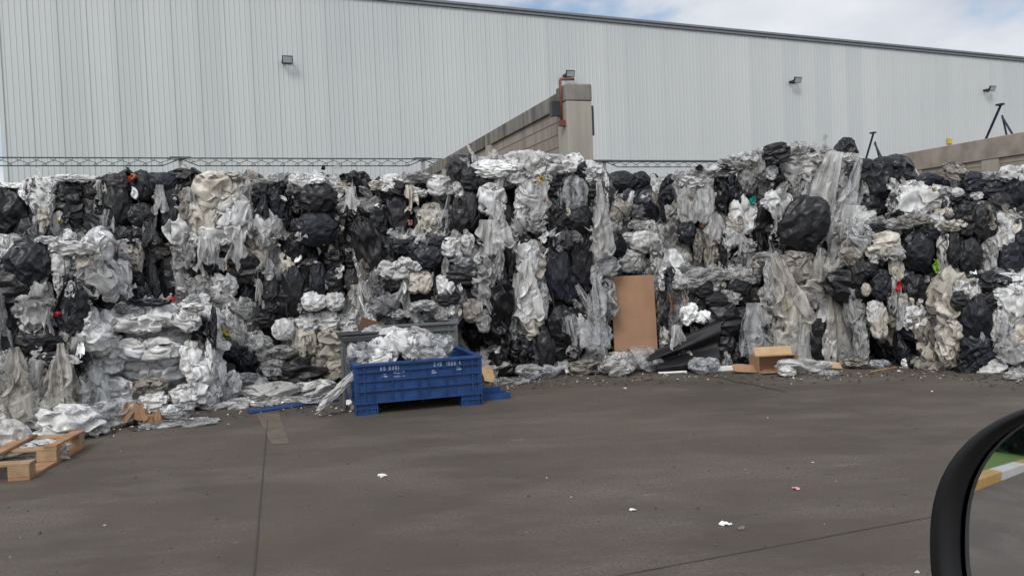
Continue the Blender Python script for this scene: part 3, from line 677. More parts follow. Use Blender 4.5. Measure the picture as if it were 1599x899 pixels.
# back row, bottom layer
bale('C1', 330, 474, 474, 604, 9.0, .26, 1.0, 'f', 'slumped grey and white film bale beside the yellow bag', drapes=4)
bale('C2', 450, 484, 596, 604, 9.3, .25, 1.0, 'ft', 'clean cream white bale of knotted film behind the blue crate', drapes=1, core=FB, frac=.5, bv=1)
bale('C3', 590, 500, 795, 604, 9.5, .22, 1.0, 'f', 'shaded dark bale behind the grey crates', drapes=2)
# left foreground
bale('F1', -70, 545, 126, 672, 7.15, .26, 1.1, 'fr', 'grey film bale on the ground at the left edge under the black bales', drapes=6)
bale('F2b', 128, 388, 210, 482, 8.15, .26, .9, 'ftr', 'small dark bale with a white film twist behind the white crumpled bale', drapes=0)
bale('F2', -70, 382, 138, 552, 7.25, .26, 1.1, 'ftr', 'big dark bale with white film flowing over its top at the left edge', drapes=4)
bale('F3', 138, 480, 338, 642, 7.75, .10, 1.15, 'ftlr', 'white crumpled film bale standing alone on the ground at the left', step=.17, drapes=0, core=FWB, frac=.42)
# middle heap
bale('G1', 722, 248, 850, 400, 9.15, .12, 1.2, 'ftlr', 'tall middle bale crowned with white film slabs', drapes=5)
bale('G2', 838, 258, 946, 398, 9.2, .10, 1.2, 'ftlr', 'tall middle bale with a bluish clear bag on black bags', drapes=4)
bale('G3', 776, 385, 956, 588, 9.25, .10, 1.2, 'flr', 'high black bale with a white streaming rag down its front at the middle', drapes=5)
# recess
bale('H1', 930, 283, 1075, 315, 11.3, .18, 1.2, 'ft', 'far black bag bale in the recess right of the middle heap', drapes=0)
bale('H2', 936, 308, 1092, 368, 11.1, .18, 1.2, 'ft', 'mixed grey bale in the recess with an arched white strip', drapes=3)
bale('H3', 946, 366, 1098, 440, 10.9, .16, 1.2, 'ft', 'glossy white bale wired tight above the cardboard sheet', drapes=0, core=FWB, frac=.3, bv=1)
bale('H4', 936, 436, 1060, 575, 10.7, .16, 1.2, 'f', 'shaded black bale behind the leaning cardboard sheet', drapes=1)
# right heap
bale('I1', 1052, 432, 1208, 582, 9.35, .12, 1.15, 'ftl', 'low ragged bale of dark bags on the ground right of the cardboard sheet', drapes=5)
bale('J1', 1062, 284, 1212, 430, 9.75, .12, 1.2, 'ftl', 'high bale with grey sacks hanging from its left shoulder', drapes=6)
bale('J2', 1196, 236, 1345, 402, 9.5, .10, 1.2, 'ftr', 'highest bale on the right heap under long draped film', drapes=5)
bale('J3', 1196, 392, 1356, 575, 9.3, .08, 1.2, 'fr', 'bale wrapped in stretched dirty film reaching the ground on the right heap', drapes=7)
bale('K1', 1304, 264, 1412, 350, 9.9, .06, 1.2, 'fr', 'navy black bag bale on top of the right heap below the strut', drapes=1)
bale('L1', 1334, 342, 1500, 500, 8.9, .05, 1.1, 'ftlr', 'ragged beige and black bale jutting out over a dark hollow', drapes=5)
bale('L3', 1345, 470, 1440, 578, 9.6, .05, 1.0, 'f', 'dark bale deep in the hollow under the ragged bale', drapes=1)
bale('L2', 1426, 476, 1512, 582, 8.65, .02, 1.1, 'fl', 'brownish beige bale of matted film on the ground at the right', step=.15, drapes=0, core=FBR, frac=.45, bv=2)
bale('M1', 1402, 282, 1484, 350, 9.7, .04, 1.1, 'ftl', 'fluffy bright white bale near the brown boundary wall', drapes=1, core=FWB, frac=.4, bv=1)
bale('M2', 1470, 276, 1660, 345, 9.5, .02, 1.1, 'ft', 'black and white speckled bale topped with white film at the right edge', drapes=2)
bale('M3', 1482, 336, 1660, 462, 8.8, .02, 1.1, 'ft', 'bale of fat upright black bags at the right edge', drapes=2)
bale('N1', 1484, 456, 1570, 590, 8.3, .0, 1.0, 'ftl', 'single black bag stack standing on the ground at the right', drapes=1)
bale('N2', 1560, 450, 1680, 594, 8.25, .0, 1.0, 'ft', 'pale grey film bale at the right edge of the yard', drapes=3)

LUMPS = '''
A1 18 330 72 84 bag BK;A1 38 312 30 32 bag BG;A1 38 346 30 32 bag BG;A1 -20 330 40 84 bag BN;A1 20 290 40 10 sheet WHT;A1 40 292 22 12 wad FW
A2 66 316 40 44 wad FW;A2 70 350 22 64 hank FB;A2 112 314 44 62 bag BK;A2 150 296 44 42 bag BG;A2 145 328 28 48 bag BG;A2 130 372 40 34 bag BK;A2 97 338 14 26 wad FW;A2 93 346 6 6 scrap YEL;A2 120 279 76 14 sheet FW;A2 163 328 34 44 wad FG;A2 158 298 22 34 drape CW;A2 72 292 30 24 wad FW
A3 184 318 44 76 bag BK;A3 184 285 34 30 bag BG;A3 222 290 34 52 bag BK;A3 256 284 40 30 bag BN;A3 270 338 36 96 bag BN;A3 222 336 44 40 bag BK;A3 215 372 50 34 bag BK;A3 190 368 40 40 bag BG;A3 250 312 26 48 drape FG;A3 240 345 9 56 hank FG -8;A3 207 276 14 11 scrap ORG;A3 203 281 8 8 scrap RED;A3 232 365 30 40 drape CD
A4 335 298 74 62 wad FB;A4 320 338 50 66 wad FB;A4 362 330 60 64 wad FW;A4 345 366 84 42 wad FW;A4 292 318 26 54 wad FBR;A4 325 392 44 66 drape CW;A4 368 390 34 66 drape CW -12;A4 388 345 20 60 hank FG;A4 380 300 30 40 wad FG;A4 350 278 60 20 wad FB;A4 340 405 20 40 drape CL;A4 310 370 34 34 wad FW
A5 410 304 36 36 bag BK;A5 434 320 28 60 bag BN;A5 412 347 38 50 bag FW;A5 432 352 24 40 bag FG;A5 450 330 18 70 hank BK;A5 420 283 40 12 wad FG;A5 438 290 22 16 wad BK
A6 497 311 62 56 bag BK;A6 497 358 72 58 bag BN;A6 470 281 40 30 wad FW;A6 495 283 28 10 sheet WHT;A6 540 291 32 20 wad FB;A6 548 314 32 44 drape CW;A6 556 345 30 60 hank BK;A6 463 352 20 24 bag BK;A6 470 370 22 16 drape CW;A6 535 276 12 12 scrap BK;A6 505 262 8 8 scrap BK
A7 590 346 34 60 bag BK;A7 570 325 22 32 bag BG;A7 612 288 44 34 wad FW;A7 622 326 38 84 bag BK;A7 641 312 24 46 drape FB;A7 688 291 50 34 wad FW;A7 650 275 50 18 wad FG;A7 650 300 36 16 sheet FW -10;A7 672 342 46 54 wad FB;A7 678 345 26 56 hank FW 10;A7 720 332 30 66 bag BK;A7 700 310 30 22 bag BK;A7 640 348 9 12 scrap PINK;A7 631 369 14 7 scrap GREEN;A7 628 350 14 22 wad FG;A7 585 290 26 16 wad FB
B1 264 432 30 66 bag BK;B1 236 430 26 70 drape CD;B1 214 398 26 14 sheet WHT;B1 286 428 36 90 hank FG;B1 200 430 36 40 bag BK;B1 230 462 12 40 hank FBR;B1 245 395 40 20 wad FBR;B1 195 455 26 24 wad FG
B2 320 448 44 44 wad FG;B2 345 446 54 44 wad FW;B2 358 474 24 30 bag FW;B2 312 416 24 40 drape CW;B2 300 410 26 40 bag BK;B2 385 420 66 54 bag BK;B2 360 405 50 24 bag BK;B2 330 468 40 16 wad FBR
B3 413 412 30 52 drape CW;B3 452 408 34 48 wad FB;B3 460 450 40 84 bag BK;B3 420 455 34 60 bag BK;B3 404 460 16 50 drape CW;B3 470 482 16 16 wad FW;B3 478 408 30 16 wad FG
B4 522 404 32 40 bag BK;B4 522 440 32 40 bag BK;B4 551 402 30 38 bag BK;B4 552 436 30 40 bag BG;B4 543 391 11 7 scrap WHT;B4 498 435 26 56 bag BN;B4 490 470 40 32 bag FW;B4 523 470 32 32 bag FW;B4 562 466 40 46 drape CW;B4 492 442 10 30 hank FG 25;B4 576 420 20 50 wad BK;B4 524 476 16 10 wad FBR
B5 662 400 56 42 bag BN;B5 690 382 50 26 bag BN;B5 630 385 40 24 wad BN;B5 703 386 38 32 wad FW;B5 731 376 22 24 wad FW;B5 764 376 50 66 drape CW;B5 770 385 30 34 wad FW;B5 654 440 44 42 wad FB;B5 696 444 32 44 wad FW;B5 696 420 14 40 hank FG;B5 615 422 64 34 wad FW;B5 640 412 40 18 sheet FW -25;B5 752 445 38 66 hank FG 12;B5 765 440 22 60 hank FG -14;B5 720 430 66 34 bag BK;B5 700 465 40 26 bag BK;B5 632 450 8 22 scrap WHT;B5 715 405 40 22 drape CL;B5 590 440 24 50 hank FD;B5 600 475 50 40 wad FD;B5 660 478 50 20 sheet FG;B5 740 485 40 40 wad FBR;B5 780 415 16 60 hank FG;B5 755 500 26 40 bag FG;B5 620 490 24 20 wad FG;B5 690 490 30 24 wad FG;B5 655 425 34 20 bag BG
C1 352 512 26 26 wad YEL;C1 345 504 16 8 scrap GREEN;C1 372 520 30 70 wad FG;C1 442 514 36 36 bag FW;C1 430 575 50 40 wad FG;C1 360 585 40 40 bag BG;C1 400 540 56 50 wad FG;C1 385 560 40 50 bag BN;C1 415 500 34 26 bag BK;C1 380 480 40 40 wad FG;C1 362 540 34 40 bag BG;C1 435 550 60 24 wad FG;C1 420 480 30 20 bag BK
C2 478 505 40 36 wad FWB;C2 512 500 40 30 bag FWB;C2 545 500 36 30 wad FWB;C2 575 495 36 28 bag FWB;C2 475 535 40 60 wad FB;C2 515 540 50 60 hank FB -14;C2 548 535 40 60 wad FWB;C2 575 525 36 40 bag FWB;C2 530 575 60 40 wad FB;C2 495 570 40 40 wad FBR;C2 560 575 40 40 wad FB
C3 770 500 26 34 bag FG;C3 740 520 40 40 bag BK;C3 775 545 30 40 bag BK;C3 620 500 40 24 wad FD
F1 30 605 76 130 veil CB;F1 96 595 60 120 veil CB;F1 60 600 50 60 wad FBR;F1 62 600 40 110 hank FG;F1 10 570 40 50 wad FG;F1 90 560 60 24 bag BN;F1 105 610 40 90 wad FBR;F1 75 570 50 16 bag BK;F1 70 640 60 60 wad FG;F1 25 640 50 60 wad FW
F2 44 412 76 78 bag BN;F2 20 448 70 66 bag BK;F2 6 390 38 52 wad FW;F2 50 470 66 84 wad FG;F2 48 505 36 60 hank FG 20;F2 92 414 32 40 bag FW;F2 93 448 16 56 hank FW 6;F2 110 452 16 30 sheet FW;F2 110 388 70 26 wad FW;F2b 150 402 60 30 wad FW;F2b 172 418 40 30 wad FW;F2b 190 440 32 76 hank FW;F2b 158 452 66 62 bag BK;F2b 128 470 40 60 bag BN;F2 62 532 74 48 bag BK;F2 75 502 18 46 drape CW;F2 122 480 34 60 bag BN;F2 110 500 40 50 bag BK;F2 108 520 30 30 wad FG;F2 15 520 26 70 bag BN;F2 5 500 20 90 drape FG;F2b 136 438 18 28 drape FW;F2 90 490 10 8 scrap RED;F2 75 375 40 14 wad FW;F2 120 468 14 50 hank FG
F3 160 500 46 36 bag FWB;F3 215 505 90 34 wad FWB;F3 290 500 50 40 wad FWB;F3 230 545 110 40 wad FWB;F3 170 560 50 50 wad FWB;F3 300 560 44 60 wad FWB;F3 180 610 60 46 wad FWB;F3 235 602 56 26 wad FBR;F3 240 625 50 36 bag FWB;F3 290 618 56 40 wad FWB;F3 312 595 44 74 hank FWB;F3 155 610 50 60 wad FWB;F3 210 640 60 24 wad FWB;F3 270 467 12 8 scrap RED;F3 230 472 80 14 sheet BN;F3 305 525 24 20 scrap BK;F3 334 505 10 60 hank BK;F3 300 480 40 16 wad FWB;F3 200 480 50 16 wad FG;F3 328 560 16 70 hank FWB;F3 255 538 16 4 scrap BK
G1 764 258 60 18 bag FW;G1 765 272 60 14 sheet FW;G1 735 280 34 40 bag BK;G1 768 312 52 54 wad FW;G1 778 352 52 80 veil CW;G1 745 345 64 12 hank BK 52;G1 720 335 30 60 bag BK;G1 830 308 56 54 wad FW;G1 812 330 22 50 hank FW;G1 800 270 50 40 wad FW;G1 838 270 46 36 wad FW;G1 790 290 30 14 bag BK;G1 752 285 30 16 bag BK;G1 810 350 30 40 wad FG;G1 790 340 26 40 bag BK;G1 838 345 40 44 hank FG;G1 765 380 50 40 wad FG;G1 735 320 20 60 bag BG;G1 850 310 10 9 scrap ORG;G1 847 280 12 14 scrap YEL;G1 825 285 26 16 wad FG;G1 796 262 46 40 wad FW;G1 824 252 50 46 wad CW;G1 850 256 44 40 wad CW;G1 808 246 34 24 wad CW;G1 840 243 20 18 wad FW;G1 775 262 70 14 sheet WHT
G2 896 302 48 60 bag CL;G2 905 342 46 46 bag BK;G2 872 335 34 56 bag BK;G2 938 345 44 120 veil CW;G2 875 262 60 26 wad FW;G2 920 278 14 16 bag FW;G2 905 262 24 24 bag BN;G2 868 290 34 34 bag BK;G2 925 295 26 34 bag BK;G2 935 280 20 26 wad FW;G2 900 255 26 26 wad FW;G2 860 280 30 24 wad FG;G2 890 375 44 30 drape CD;G2 945 350 16 90 hank FG;G2 875 378 24 34 wad FG;G2 945 290 14 50 hank FW;G2 870 252 50 24 wad CW;G2 898 250 30 24 wad FW;G2 925 268 40 22 wad FW
G3 823 402 44 64 wad FW;G3 826 455 52 100 veil FW;G3 812 470 40 90 drape CW;G3 832 500 44 66 hank FB;G3 872 420 40 100 bag BN;G3 906 412 38 90 bag BK;G3 890 440 26 70 bag BN;G3 932 486 56 116 veil CL;G3 915 470 20 60 drape CL 30;G3 880 505 54 60 bag BK;G3 848 545 40 80 bag BK;G3 815 550 40 60 hank BK;G3 880 385 30 30 wad FG;G3 800 430 18 70 hank BK;G3 795 400 20 40 bag BK;G3 850 470 14 60 hank FG;G3 895 520 40 60 drape CL 12;G3 905 500 14 22 bag FW;G3 845 560 34 30 wad FD;G3 930 430 24 40 wad FG;G3 800 510 20 60 hank FG
H1 970 284 50 36 bag BK;H1 1000 284 34 34 bag BN;H1 950 292 30 22 bag BK;H1 1028 288 34 28 wad FG;H1 1010 296 30 18 bag BK
H2 982 322 10 54 hank FW -14;H2 1000 330 34 30 wad FD;H2 965 330 40 40 wad FBR;H2 1045 315 50 24 bag BN;H2 1040 340 50 24 bag BN;H2 1015 312 40 20 wad FG;H2 1060 328 18 14 wad FB;H2 1000 350 40 24 wad FG;H2 960 350 26 24 wad FG;H2 1020 352 40 20 wad FW
H3 1032 396 36 74 bag FWB;H3 1066 396 38 74 bag FWB;H3 1004 378 44 36 bag FWB;H3 984 410 44 36 wad FWB;H3 1008 420 40 30 wad FG;H3 965 385 30 44 bag BN;H3 1058 364 9 9 scrap RED;H3 1088 400 18 60 wad FWB;H3 980 372 30 20 wad FWB;H3 1040 366 70 16 wad FWB
I1 1130 468 66 26 bag BK;I1 1152 448 44 36 bag BK;I1 1075 442 60 20 sheet FG;I1 1130 500 66 56 bag BK;I1 1160 500 40 44 bag BG;I1 1068 462 16 70 hank FBR;I1 1100 452 34 30 bag BG;I1 1142 462 40 30 wad FG;I1 1056 460 30 50 wad FD;I1 1182 522 64 100 veil CL;I1 1130 540 40 40 bag BK;I1 1120 430 60 20 wad FG;I1 1056 500 24 70 hank FD;I1 1056 530 36 46 drape CW;I1 1049 475 6 40 scrap BRN;I1 1155 430 40 30 drape FG;I1 1100 425 70 18 wad FG;I1 1195 480 40 60 wad FB;I1 1180 560 40 40 drape CL;I1 1133 565 20 34 drape CL;I1 1074 490 34 38 wad WHT;I1 1097 494 28 24 wad WHT
J1 1074 322 34 70 bag FG;J1 1099 318 34 66 bag FG;J1 1126 302 22 64 hank BK;J1 1142 288 22 56 hank BN;J1 1152 315 18 66 hank BK;J1 1160 335 46 64 wad FW;J1 1168 280 34 50 wad FG;J1 1175 313 11 15 scrap TEAL;J1 1187 346 34 66 bag BK;J1 1108 392 18 74 hank FBR;J1 1090 385 16 60 hank FBR;J1 1128 400 16 80 hank BK;J1 1190 400 22 90 hank BK;J1 1072 362 30 40 bag BN;J1 1100 268 60 20 wad FG;J1 1140 258 50 24 wad FG;J1 1080 285 50 20 wad FW;J1 1060 275 24 20 wad FG;J1 1180 250 44 26 wad FB;J1 1165 400 30 60 hank FG;J1 1140 370 30 40 wad FW;J1 1150 420 40 40 hank FD;J1 1095 352 10 8 scrap BRN;J1 1150 350 40 36 wad FB;J1 1120 268 70 24 wad CW;J1 1160 250 60 26 wad CW;J1 1190 242 40 24 wad FG;J1 1130 262 30 12 scrap BK;J1 1092 262 14 10 scrap BK;J1 1075 290 14 20 wad FW
J2 1212 240 46 34 bag BK 10;J2 1206 270 22 24 wad FW;J2 1248 262 66 40 wad FG;J2 1284 312 56 160 veil CW -16;J2 1322 310 50 130 veil CL -22;J2 1315 395 64 150 veil CW -8;J2 1272 268 60 44 wad CW;J2 1305 285 46 50 wad FG;J2 1256 350 74 96 bag BK -26;J2 1216 316 46 46 wad FW;J2 1272 334 11 7 scrap WHT;J2 1272 348 10 7 scrap WHT;J2 1262 343 6 4 scrap WHT;J2 1325 316 40 40 bag FG;J2 1240 290 24 50 hank FG 20;J2 1270 290 50 50 wad FG;J2 1258 300 18 34 drape CL;J2 1218 278 18 14 bag BK;J2 1265 238 24 12 bag BK;J2 1240 235 50 20 wad FG;J2 1300 262 60 30 wad FG;J2 1218 300 40 14 hank FG 60;J2 1250 318 30 26 bag BK;J2 1345 350 60 40 wad FG;J2 1222 385 60 12 hank BG 60;J2 1310 370 60 60 drape CW;J2 1280 250 70 30 wad CW;J2 1325 250 50 24 wad CW;J2 1250 232 40 24 wad CW;J2 1290 235 24 10 scrap FG
J3 1228 455 66 130 veil CB 12;J3 1240 510 60 110 veil CB -8;J3 1225 520 46 100 hank FBR;J3 1280 440 80 80 veil CB -10;J3 1322 480 66 180 veil CW -4;J3 1300 500 40 150 veil CB;J3 1335 420 40 60 wad FG;J3 1322 520 60 110 hank FG;J3 1292 510 36 120 hank FW;J3 1254 452 22 30 bag BK;J3 1275 535 44 80 bag BK;J3 1290 442 34 16 bag BK;J3 1250 540 60 90 drape CL;J3 1222 460 20 60 drape YEL2;J3 1240 420 70 60 wad FBR;J3 1270 460 30 36 bag CL;J3 1200 440 16 70 hank FG;J3 1330 450 30 90 wad FG;J3 1210 545 30 60 drape CL
K1 1332 274 48 46 bag BG;K1 1372 288 54 76 bag BN;K1 1362 326 44 52 bag BK;K1 1318 306 12 80 hank BK -35;K1 1345 300 20 36 drape CW;K1 1396 266 30 40 wad FW;K1 1350 262 40 26 bag BN;K1 1380 256 40 24 bag BK;K1 1392 320 24 30 sheet FW;K1 1375 318 22 14 wad FG;K1 1345 254 44 16 bag BG;K1 1320 250 30 16 wad FG;K1 1398 300 22 40 wad FG
L1 1432 392 50 66 bag BN;L1 1428 452 42 50 bag BK;L1 1484 410 34 100 hank FW 18;L1 1476 450 40 46 bag FB;L1 1425 344 60 20 wad FBR;L1 1378 382 60 44 wad FB;L1 1358 420 30 30 bag BK;L1 1396 462 24 66 wad FG;L1 1365 488 26 40 wad FW;L1 1352 452 14 22 bag FB;L1 1403 448 8 22 scrap RED;L1 1345 370 40 50 wad FG;L1 1490 380 34 50 bag CL;L1 1375 445 34 50 bag BN;L1 1400 420 26 40 wad FB;L1 1455 362 30 26 bag BN;L1 1346 366 18 14 bag BK;L1 1400 350 50 20 wad FG;L1 1372 500 30 60 wad FB;L1 1410 490 30 50 drape CL;L1 1462 415 7 26 scrap GREEN2;L1 1385 395 60 30 wad FG;L1 1370 355 40 14 bag BN;L1 1500 430 14 60 hank FG;L1 1345 540 24 80 hank FG
L2 1440 510 30 60 wad FBR;L2 1470 500 40 50 hank FB;L2 1490 540 36 70 wad FB;L2 1455 550 44 60 wad FB;L2 1500 510 24 60 hank FB;L2 1440 570 36 30 wad FBR;L2 1480 575 40 20 wad FB
L3 1380 560 50 40 bag BK;L3 1410 540 50 60 bag BK;L3 1365 565 30 30 wad FD
M1 1440 318 84 64 wad FWB;M1 1424 300 50 38 wad FWB;M1 1410 335 30 36 wad FW;M1 1450 282 46 26 bag BN;M1 1452 288 22 14 wad FW;M1 1478 300 34 26 wad FB;M1 1458 296 7 8 scrap YEL;M1 1462 328 6 10 scrap YEL
M2 1492 268 44 28 wad FBR -20;M2 1518 284 50 34 bag BN;M2 1550 296 44 30 bag BN;M2 1562 318 50 44 bag BG;M2 1586 300 34 60 bag BN;M2 1586 272 60 30 wad FW;M2 1496 300 20 16 bag FW;M2 1524 305 24 16 wad FW;M2 1552 290 14 12 bag FW;M2 1478 332 12 7 scrap RED;M2 1500 318 50 24 wad BK;M2 1545 275 36 16 wad FG;M2 1535 325 40 24 wad FG;M2 1482 322 24 30 bag BK
M3 1506 344 34 50 bag BK;M3 1536 348 44 66 bag BG;M3 1568 366 30 48 bag FW;M3 1514 400 38 60 bag BK;M3 1576 408 40 64 bag BN;M3 1545 400 24 70 hank FG;M3 1594 370 30 60 bag BN;M3 1512 440 60 30 bag BK;M3 1490 390 22 60 bag BK;M3 1566 437 24 18 wad FG;M3 1548 430 12 30 hank FBR;M3 1490 352 40 20 wad FB;M3 1544 340 20 40 drape FBR
N1 1522 500 52 80 bag BN;N1 1526 548 60 56 bag BN;N1 1510 570 34 40 bag BK;N1 1544 574 58 36 bag FW;N1 1552 512 20 60 hank FW;N1 1533 528 12 20 drape CL;N1 1500 470 34 34 bag BG;N1 1545 470 40 26 bag BK
N2 1582 480 54 70 wad FW;N2 1578 545 50 50 wad FG;N2 1570 458 40 24 wad FW;N2 1562 540 24 50 hank FG;N2 1595 580 40 26 wad FG;N2 1565 520 30 50 drape CL;N2 1598 520 40 40 wad FB'''
YEL2 = film('yellowish_film', (.55, .45, .2), .2, .3, .85); GREEN2 = mat_plain('lime_plastic', (.25, .42, .06), .4)
NOWMAT = dict(BK=BK, BN=BN, BG=BG, FW=FW, FG=FG, FB=FB, FD=FD, FBR=FBR, CL=CL, CW=CW, CD=CD, CB=CB, FWB=FWB, WHT=WHT, YEL=YEL, ORG=ORG, RED=RED, PINK=PINK, GREEN=GREEN, TEAL=TEAL, BRN=BRN, YEL2=YEL2, GREEN2=GREEN2)
for item in LUMPS.replace('\n', ';').split(';'):
    q = item.split()
    if not q: continue
    B = BALES[q[0]]; u, v, w_, h_ = map(float, q[1:5])
    B.lump(u, v, w_, h_, q[5], NOWMAT[q[6]], -float(q[7]) if len(q) > 7 else 0, out={'drape': .13, 'veil': .16, 'scrap': .13, 'sheet': .10}.get(q[5], .16 if q[1:3] == ['1212', '240'] else .11 if q[1:3] == ['158', '452'] else .2 if q[1:3] == ['1256', '350'] else .05))

for B in BALES.values(): B.fill()
# ------------------------------------------------------------------ crates
BLUE = mat_plain('blue_crate_plastic', (.011, .043, .140), .46, .34, 9); GREYP = mat_plain('grey_crate_plastic', (.10, .108, .104), .5, .2, 5); DGREY = mat_plain('dark_grey_lid_plastic', (.03, .032, .036), .5)
KRAFT = mat_plain('cardboard', (.30, .175, .105), .85, .12, 4); KRAFT2 = mat_plain('faded_cardboard', (.42, .29, .165), .85, .15, 6); WOOD = mat_plain('pallet_wood', (.31,.205,.115), .75, .28, 7); WOOD2 = mat_plain('old_pallet_wood', (.30, .17, .09), .8, .3, 7)
INK = mat_plain('faded_white_print', (.30, .36, .46), .6, .45, 40)
def crate(name, loc, yaw, W, D, H, m, label, foot=.11, levels=(.30, .55, .78), lettering=False, skew=0.0):
    o = empty(name, loc, yaw, label, 'crate'); T = .022
    def wall(nm, ax):
        b = MB(); L = W if ax in 'fb' else D
        tf = {'f': Matrix.Identity(4), 'b': Matrix.Translation((W, D, 0)) @ Matrix.Rotation(math.pi, 4, 'Z'),
              'l': Matrix.Translation((0, D, 0)) @ Matrix.Rotation(-math.pi / 2, 4, 'Z'), 'r': Matrix.Translation((W, 0, 0)) @ Matrix.Rotation(math.pi / 2, 4, 'Z')}[ax]
        b.box(.004, .018, foot, L - .004, .018 + T, H - .012, tf)
        for q in levels: b.box(.0, -.006, foot + (H - foot) * q - .005, L, .0185, foot + (H - foot) * q + .005, tf)
        b.box(.0, -.006, foot - .006, L, .0185, foot + .006, tf)
        n = max(6, int(L / .085))
        for i in range(n + 1):
            xx = .004 + (L - .008) * i / n; ww = .0035 if 1 < i < n - 1 else .008
            for q0, q1 in zip((0,) + tuple(levels), tuple(levels) + (.985,)):
                if 1 < i < n - 1 and (i * 7 + int(q0 * 10)) % 3 == 0: continue
                b.box(xx - ww, .001, foot + (H - foot) * q0 + .0055, xx + ww, .0182, foot + (H - foot) * q1 - .0055, tf)
        return b.build(nm, m, o)
    wall('front_panel', 'f'); wall('rear_panel', 'b'); wall('side_panel', 'l'); wall('side_panel', 'r')
    b = MB()
    b.box(-.012, -.012, H - .03, W + .012, .045, H); b.box(-.012, D - .045, H - .03, W + .012, D + .012, H)
    b.box(-.012, .0452, H - .03, .045, D - .0452, H - .001); b.box(W - .045, .0452, H - .03, W + .012, D - .0452, H - .001); b.build('rim', m, o, bevel=.006)
    MB().box(.03, .045, foot + .01, W - .03, D - .045, foot + .03).build('floor', m, o)
    fw = .17 * W
    for fx in (0, W - fw):
        for fy in (0, D - .18):
            b = MB(); x0, y0, x1, y1 = fx + .006, fy + .006, fx + fw - .006, fy + .174
            b.box(x0 + .012, y0 + .012, 0.004, x1 - .012, y1 - .012, foot - .007)
            for k in range(5):
                xx = x0 + (x1 - x0) * k / 4; b.box(xx - .006, y0, 0, xx + .006, y1, foot - .0065)
            b.box(x0 - .007, y0 - .004, .0, x1 + .007, y1 + .004, .012); b.box(x0 - .007, y0 - .003, foot * .5, x1 + .007, y1 + .003, foot * .5 + .01); b.build('foot', m, o)
    if lettering:
        r = random.Random(3); b = MB(); z = foot + (H - foot) * .84
        for base, word in ((.20, '11 111l'), (.62, '111 1111 l')):
            xx = base * W
            for ch in word:
                if ch == ' ': xx += .025; continue
                hh = .042 if ch == '1' else .03
                b.box(xx, .0165, z - hh / 2, xx + .009, .0179, z + hh / 2)
                if ch == '1': b.box(xx + .012, .0165, z - hh / 2, xx + .018, .0179, z + hh / 2); b.box(xx + .0092, .0166, z + r.choice((-.4, 0, .35)) * hh, xx + .0118, .0178, z + r.choice((.42, .48)) * hh); xx += .012
                xx += .016
        b.build('lettering', INK, o)
        b = MB(); z = foot + (H - foot) * .60
        for k in range(9): b.box(W * (.305 + .0095 * k), .0166, z, W * (.305 + .0095 * k) + .007, .0179, z + .011)
        b.build('small_print', INK, o)
        b = MB(); cx, cz = W * .345, z + .045; v = []
        for k in range(24):
            a = k / 24 * 6.28318; v += [(cx + .055 * math.cos(a), .0178, cz + .014 * math.sin(a)), (cx + .04 * math.cos(a), .0178, cz + .007 * math.sin(a))]
        b.add(v, [(2 * k, (2 * k + 2) % 48, (2 * k + 3) % 48, 2 * k + 1) for k in range(24)]); b.build('oval_emblem', INK, o)
        for (fx, q) in ((.21, .62), (.6, .62), (.80, .66)):
            b = MB(); b.box(W * fx, .0166, foot + (H - foot) * q, W * fx + .05, .0179, foot + (H - foot) * q + .012); b.box(W * fx, .0166, foot + (H - foot) * q + .022, W * fx + .035, .0179, foot + (H - foot) * q + .03); b.build('worn_label', INK, o)
    return o
A, Bp = ground(556, 650), ground(754, 631.5)
cy = math.atan2(Bp.y - A.y, Bp.x - A.x); CWD = (Bp - A).length
CH = at(556, 569, A.y).z
crate('blue_crate', A, cy, CWD, 1.0, CH, BLUE, 'large blue slatted plastic crate heaped with clear film on the yard', lettering=True)
CM = Matrix.Translation(A) @ Matrix.Rotation(cy, 4, 'Z')
rr = random.Random(11)
def loose(name, kind, m, loc, scale, rot, label, cat, group=None):
    o = bpy.data.objects.new(name, piece_mesh(kind, m, rr)); link(o); o.location = loc; o.scale = scale; o.rotation_euler = rot
    return tag(o, label, cat, group)
HEAP = [(.30, .45, .12, .26, .20, .17, FW, 'largest white film bundle heaped in the middle of the blue crate'), (.13, .35, .06, .16, .2, .14, CL, 'clear film bundle at the left end inside the blue crate'), (.52, .42, .10, .22, .2, .14, CW, 'milky film bundle right of centre in the blue crate'), (.72, .5, .05, .2, .22, .11, CL, 'clear film bundle sloping down at the right end of the blue crate'),
        (.40, .25, .16, .15, .13, .13, FW, 'bright crumpled film on top of the heap in the blue crate'), (.22, .6, .15, .16, .16, .14, CL, 'bluish film knot at the back left of the blue crate'), (.58, .66, .12, .18, .16, .13, CW, 'film bundle at the back of the heap in the blue crate'), (.24, .14, .03, .14, .08, .1, FW, 'white film wad against the front wall inside the blue crate'), (.46, .12, .03, .16, .08, .09, FW, 'flat white film along the front rim of the blue crate'), (.64, .16, .0, .14, .1, .08, CL, 'thin clear film near the right front rim of the blue crate')]
for fx, fy, dz, sx, sy, sz, m, lb in HEAP:
    loose('film_bundle', 'wad', m, CM @ Vector((fx * CWD, fy * 1.0, CH + dz + .0)), (sx * 1.12, sy, sz * 1.12), (rr.uniform(-.5, .5), rr.uniform(-.5, .5), rr.uniform(-3, 3)), lb, 'plastic film', 'film heaped in the blue crate')
b = MB().box(0, 0, 0, .22, .012, .34)
o = b.build('cardboard_flap', mat_plain('dark_kraft', (.10, .05, .028), .85)); o.location = CM @ Vector((.10, 1.10, .52)); o.rotation_euler = (-.2, .35, cy); tag(o, 'dark brown cardboard corner sticking up behind the film in the blue crate', 'cardboard')
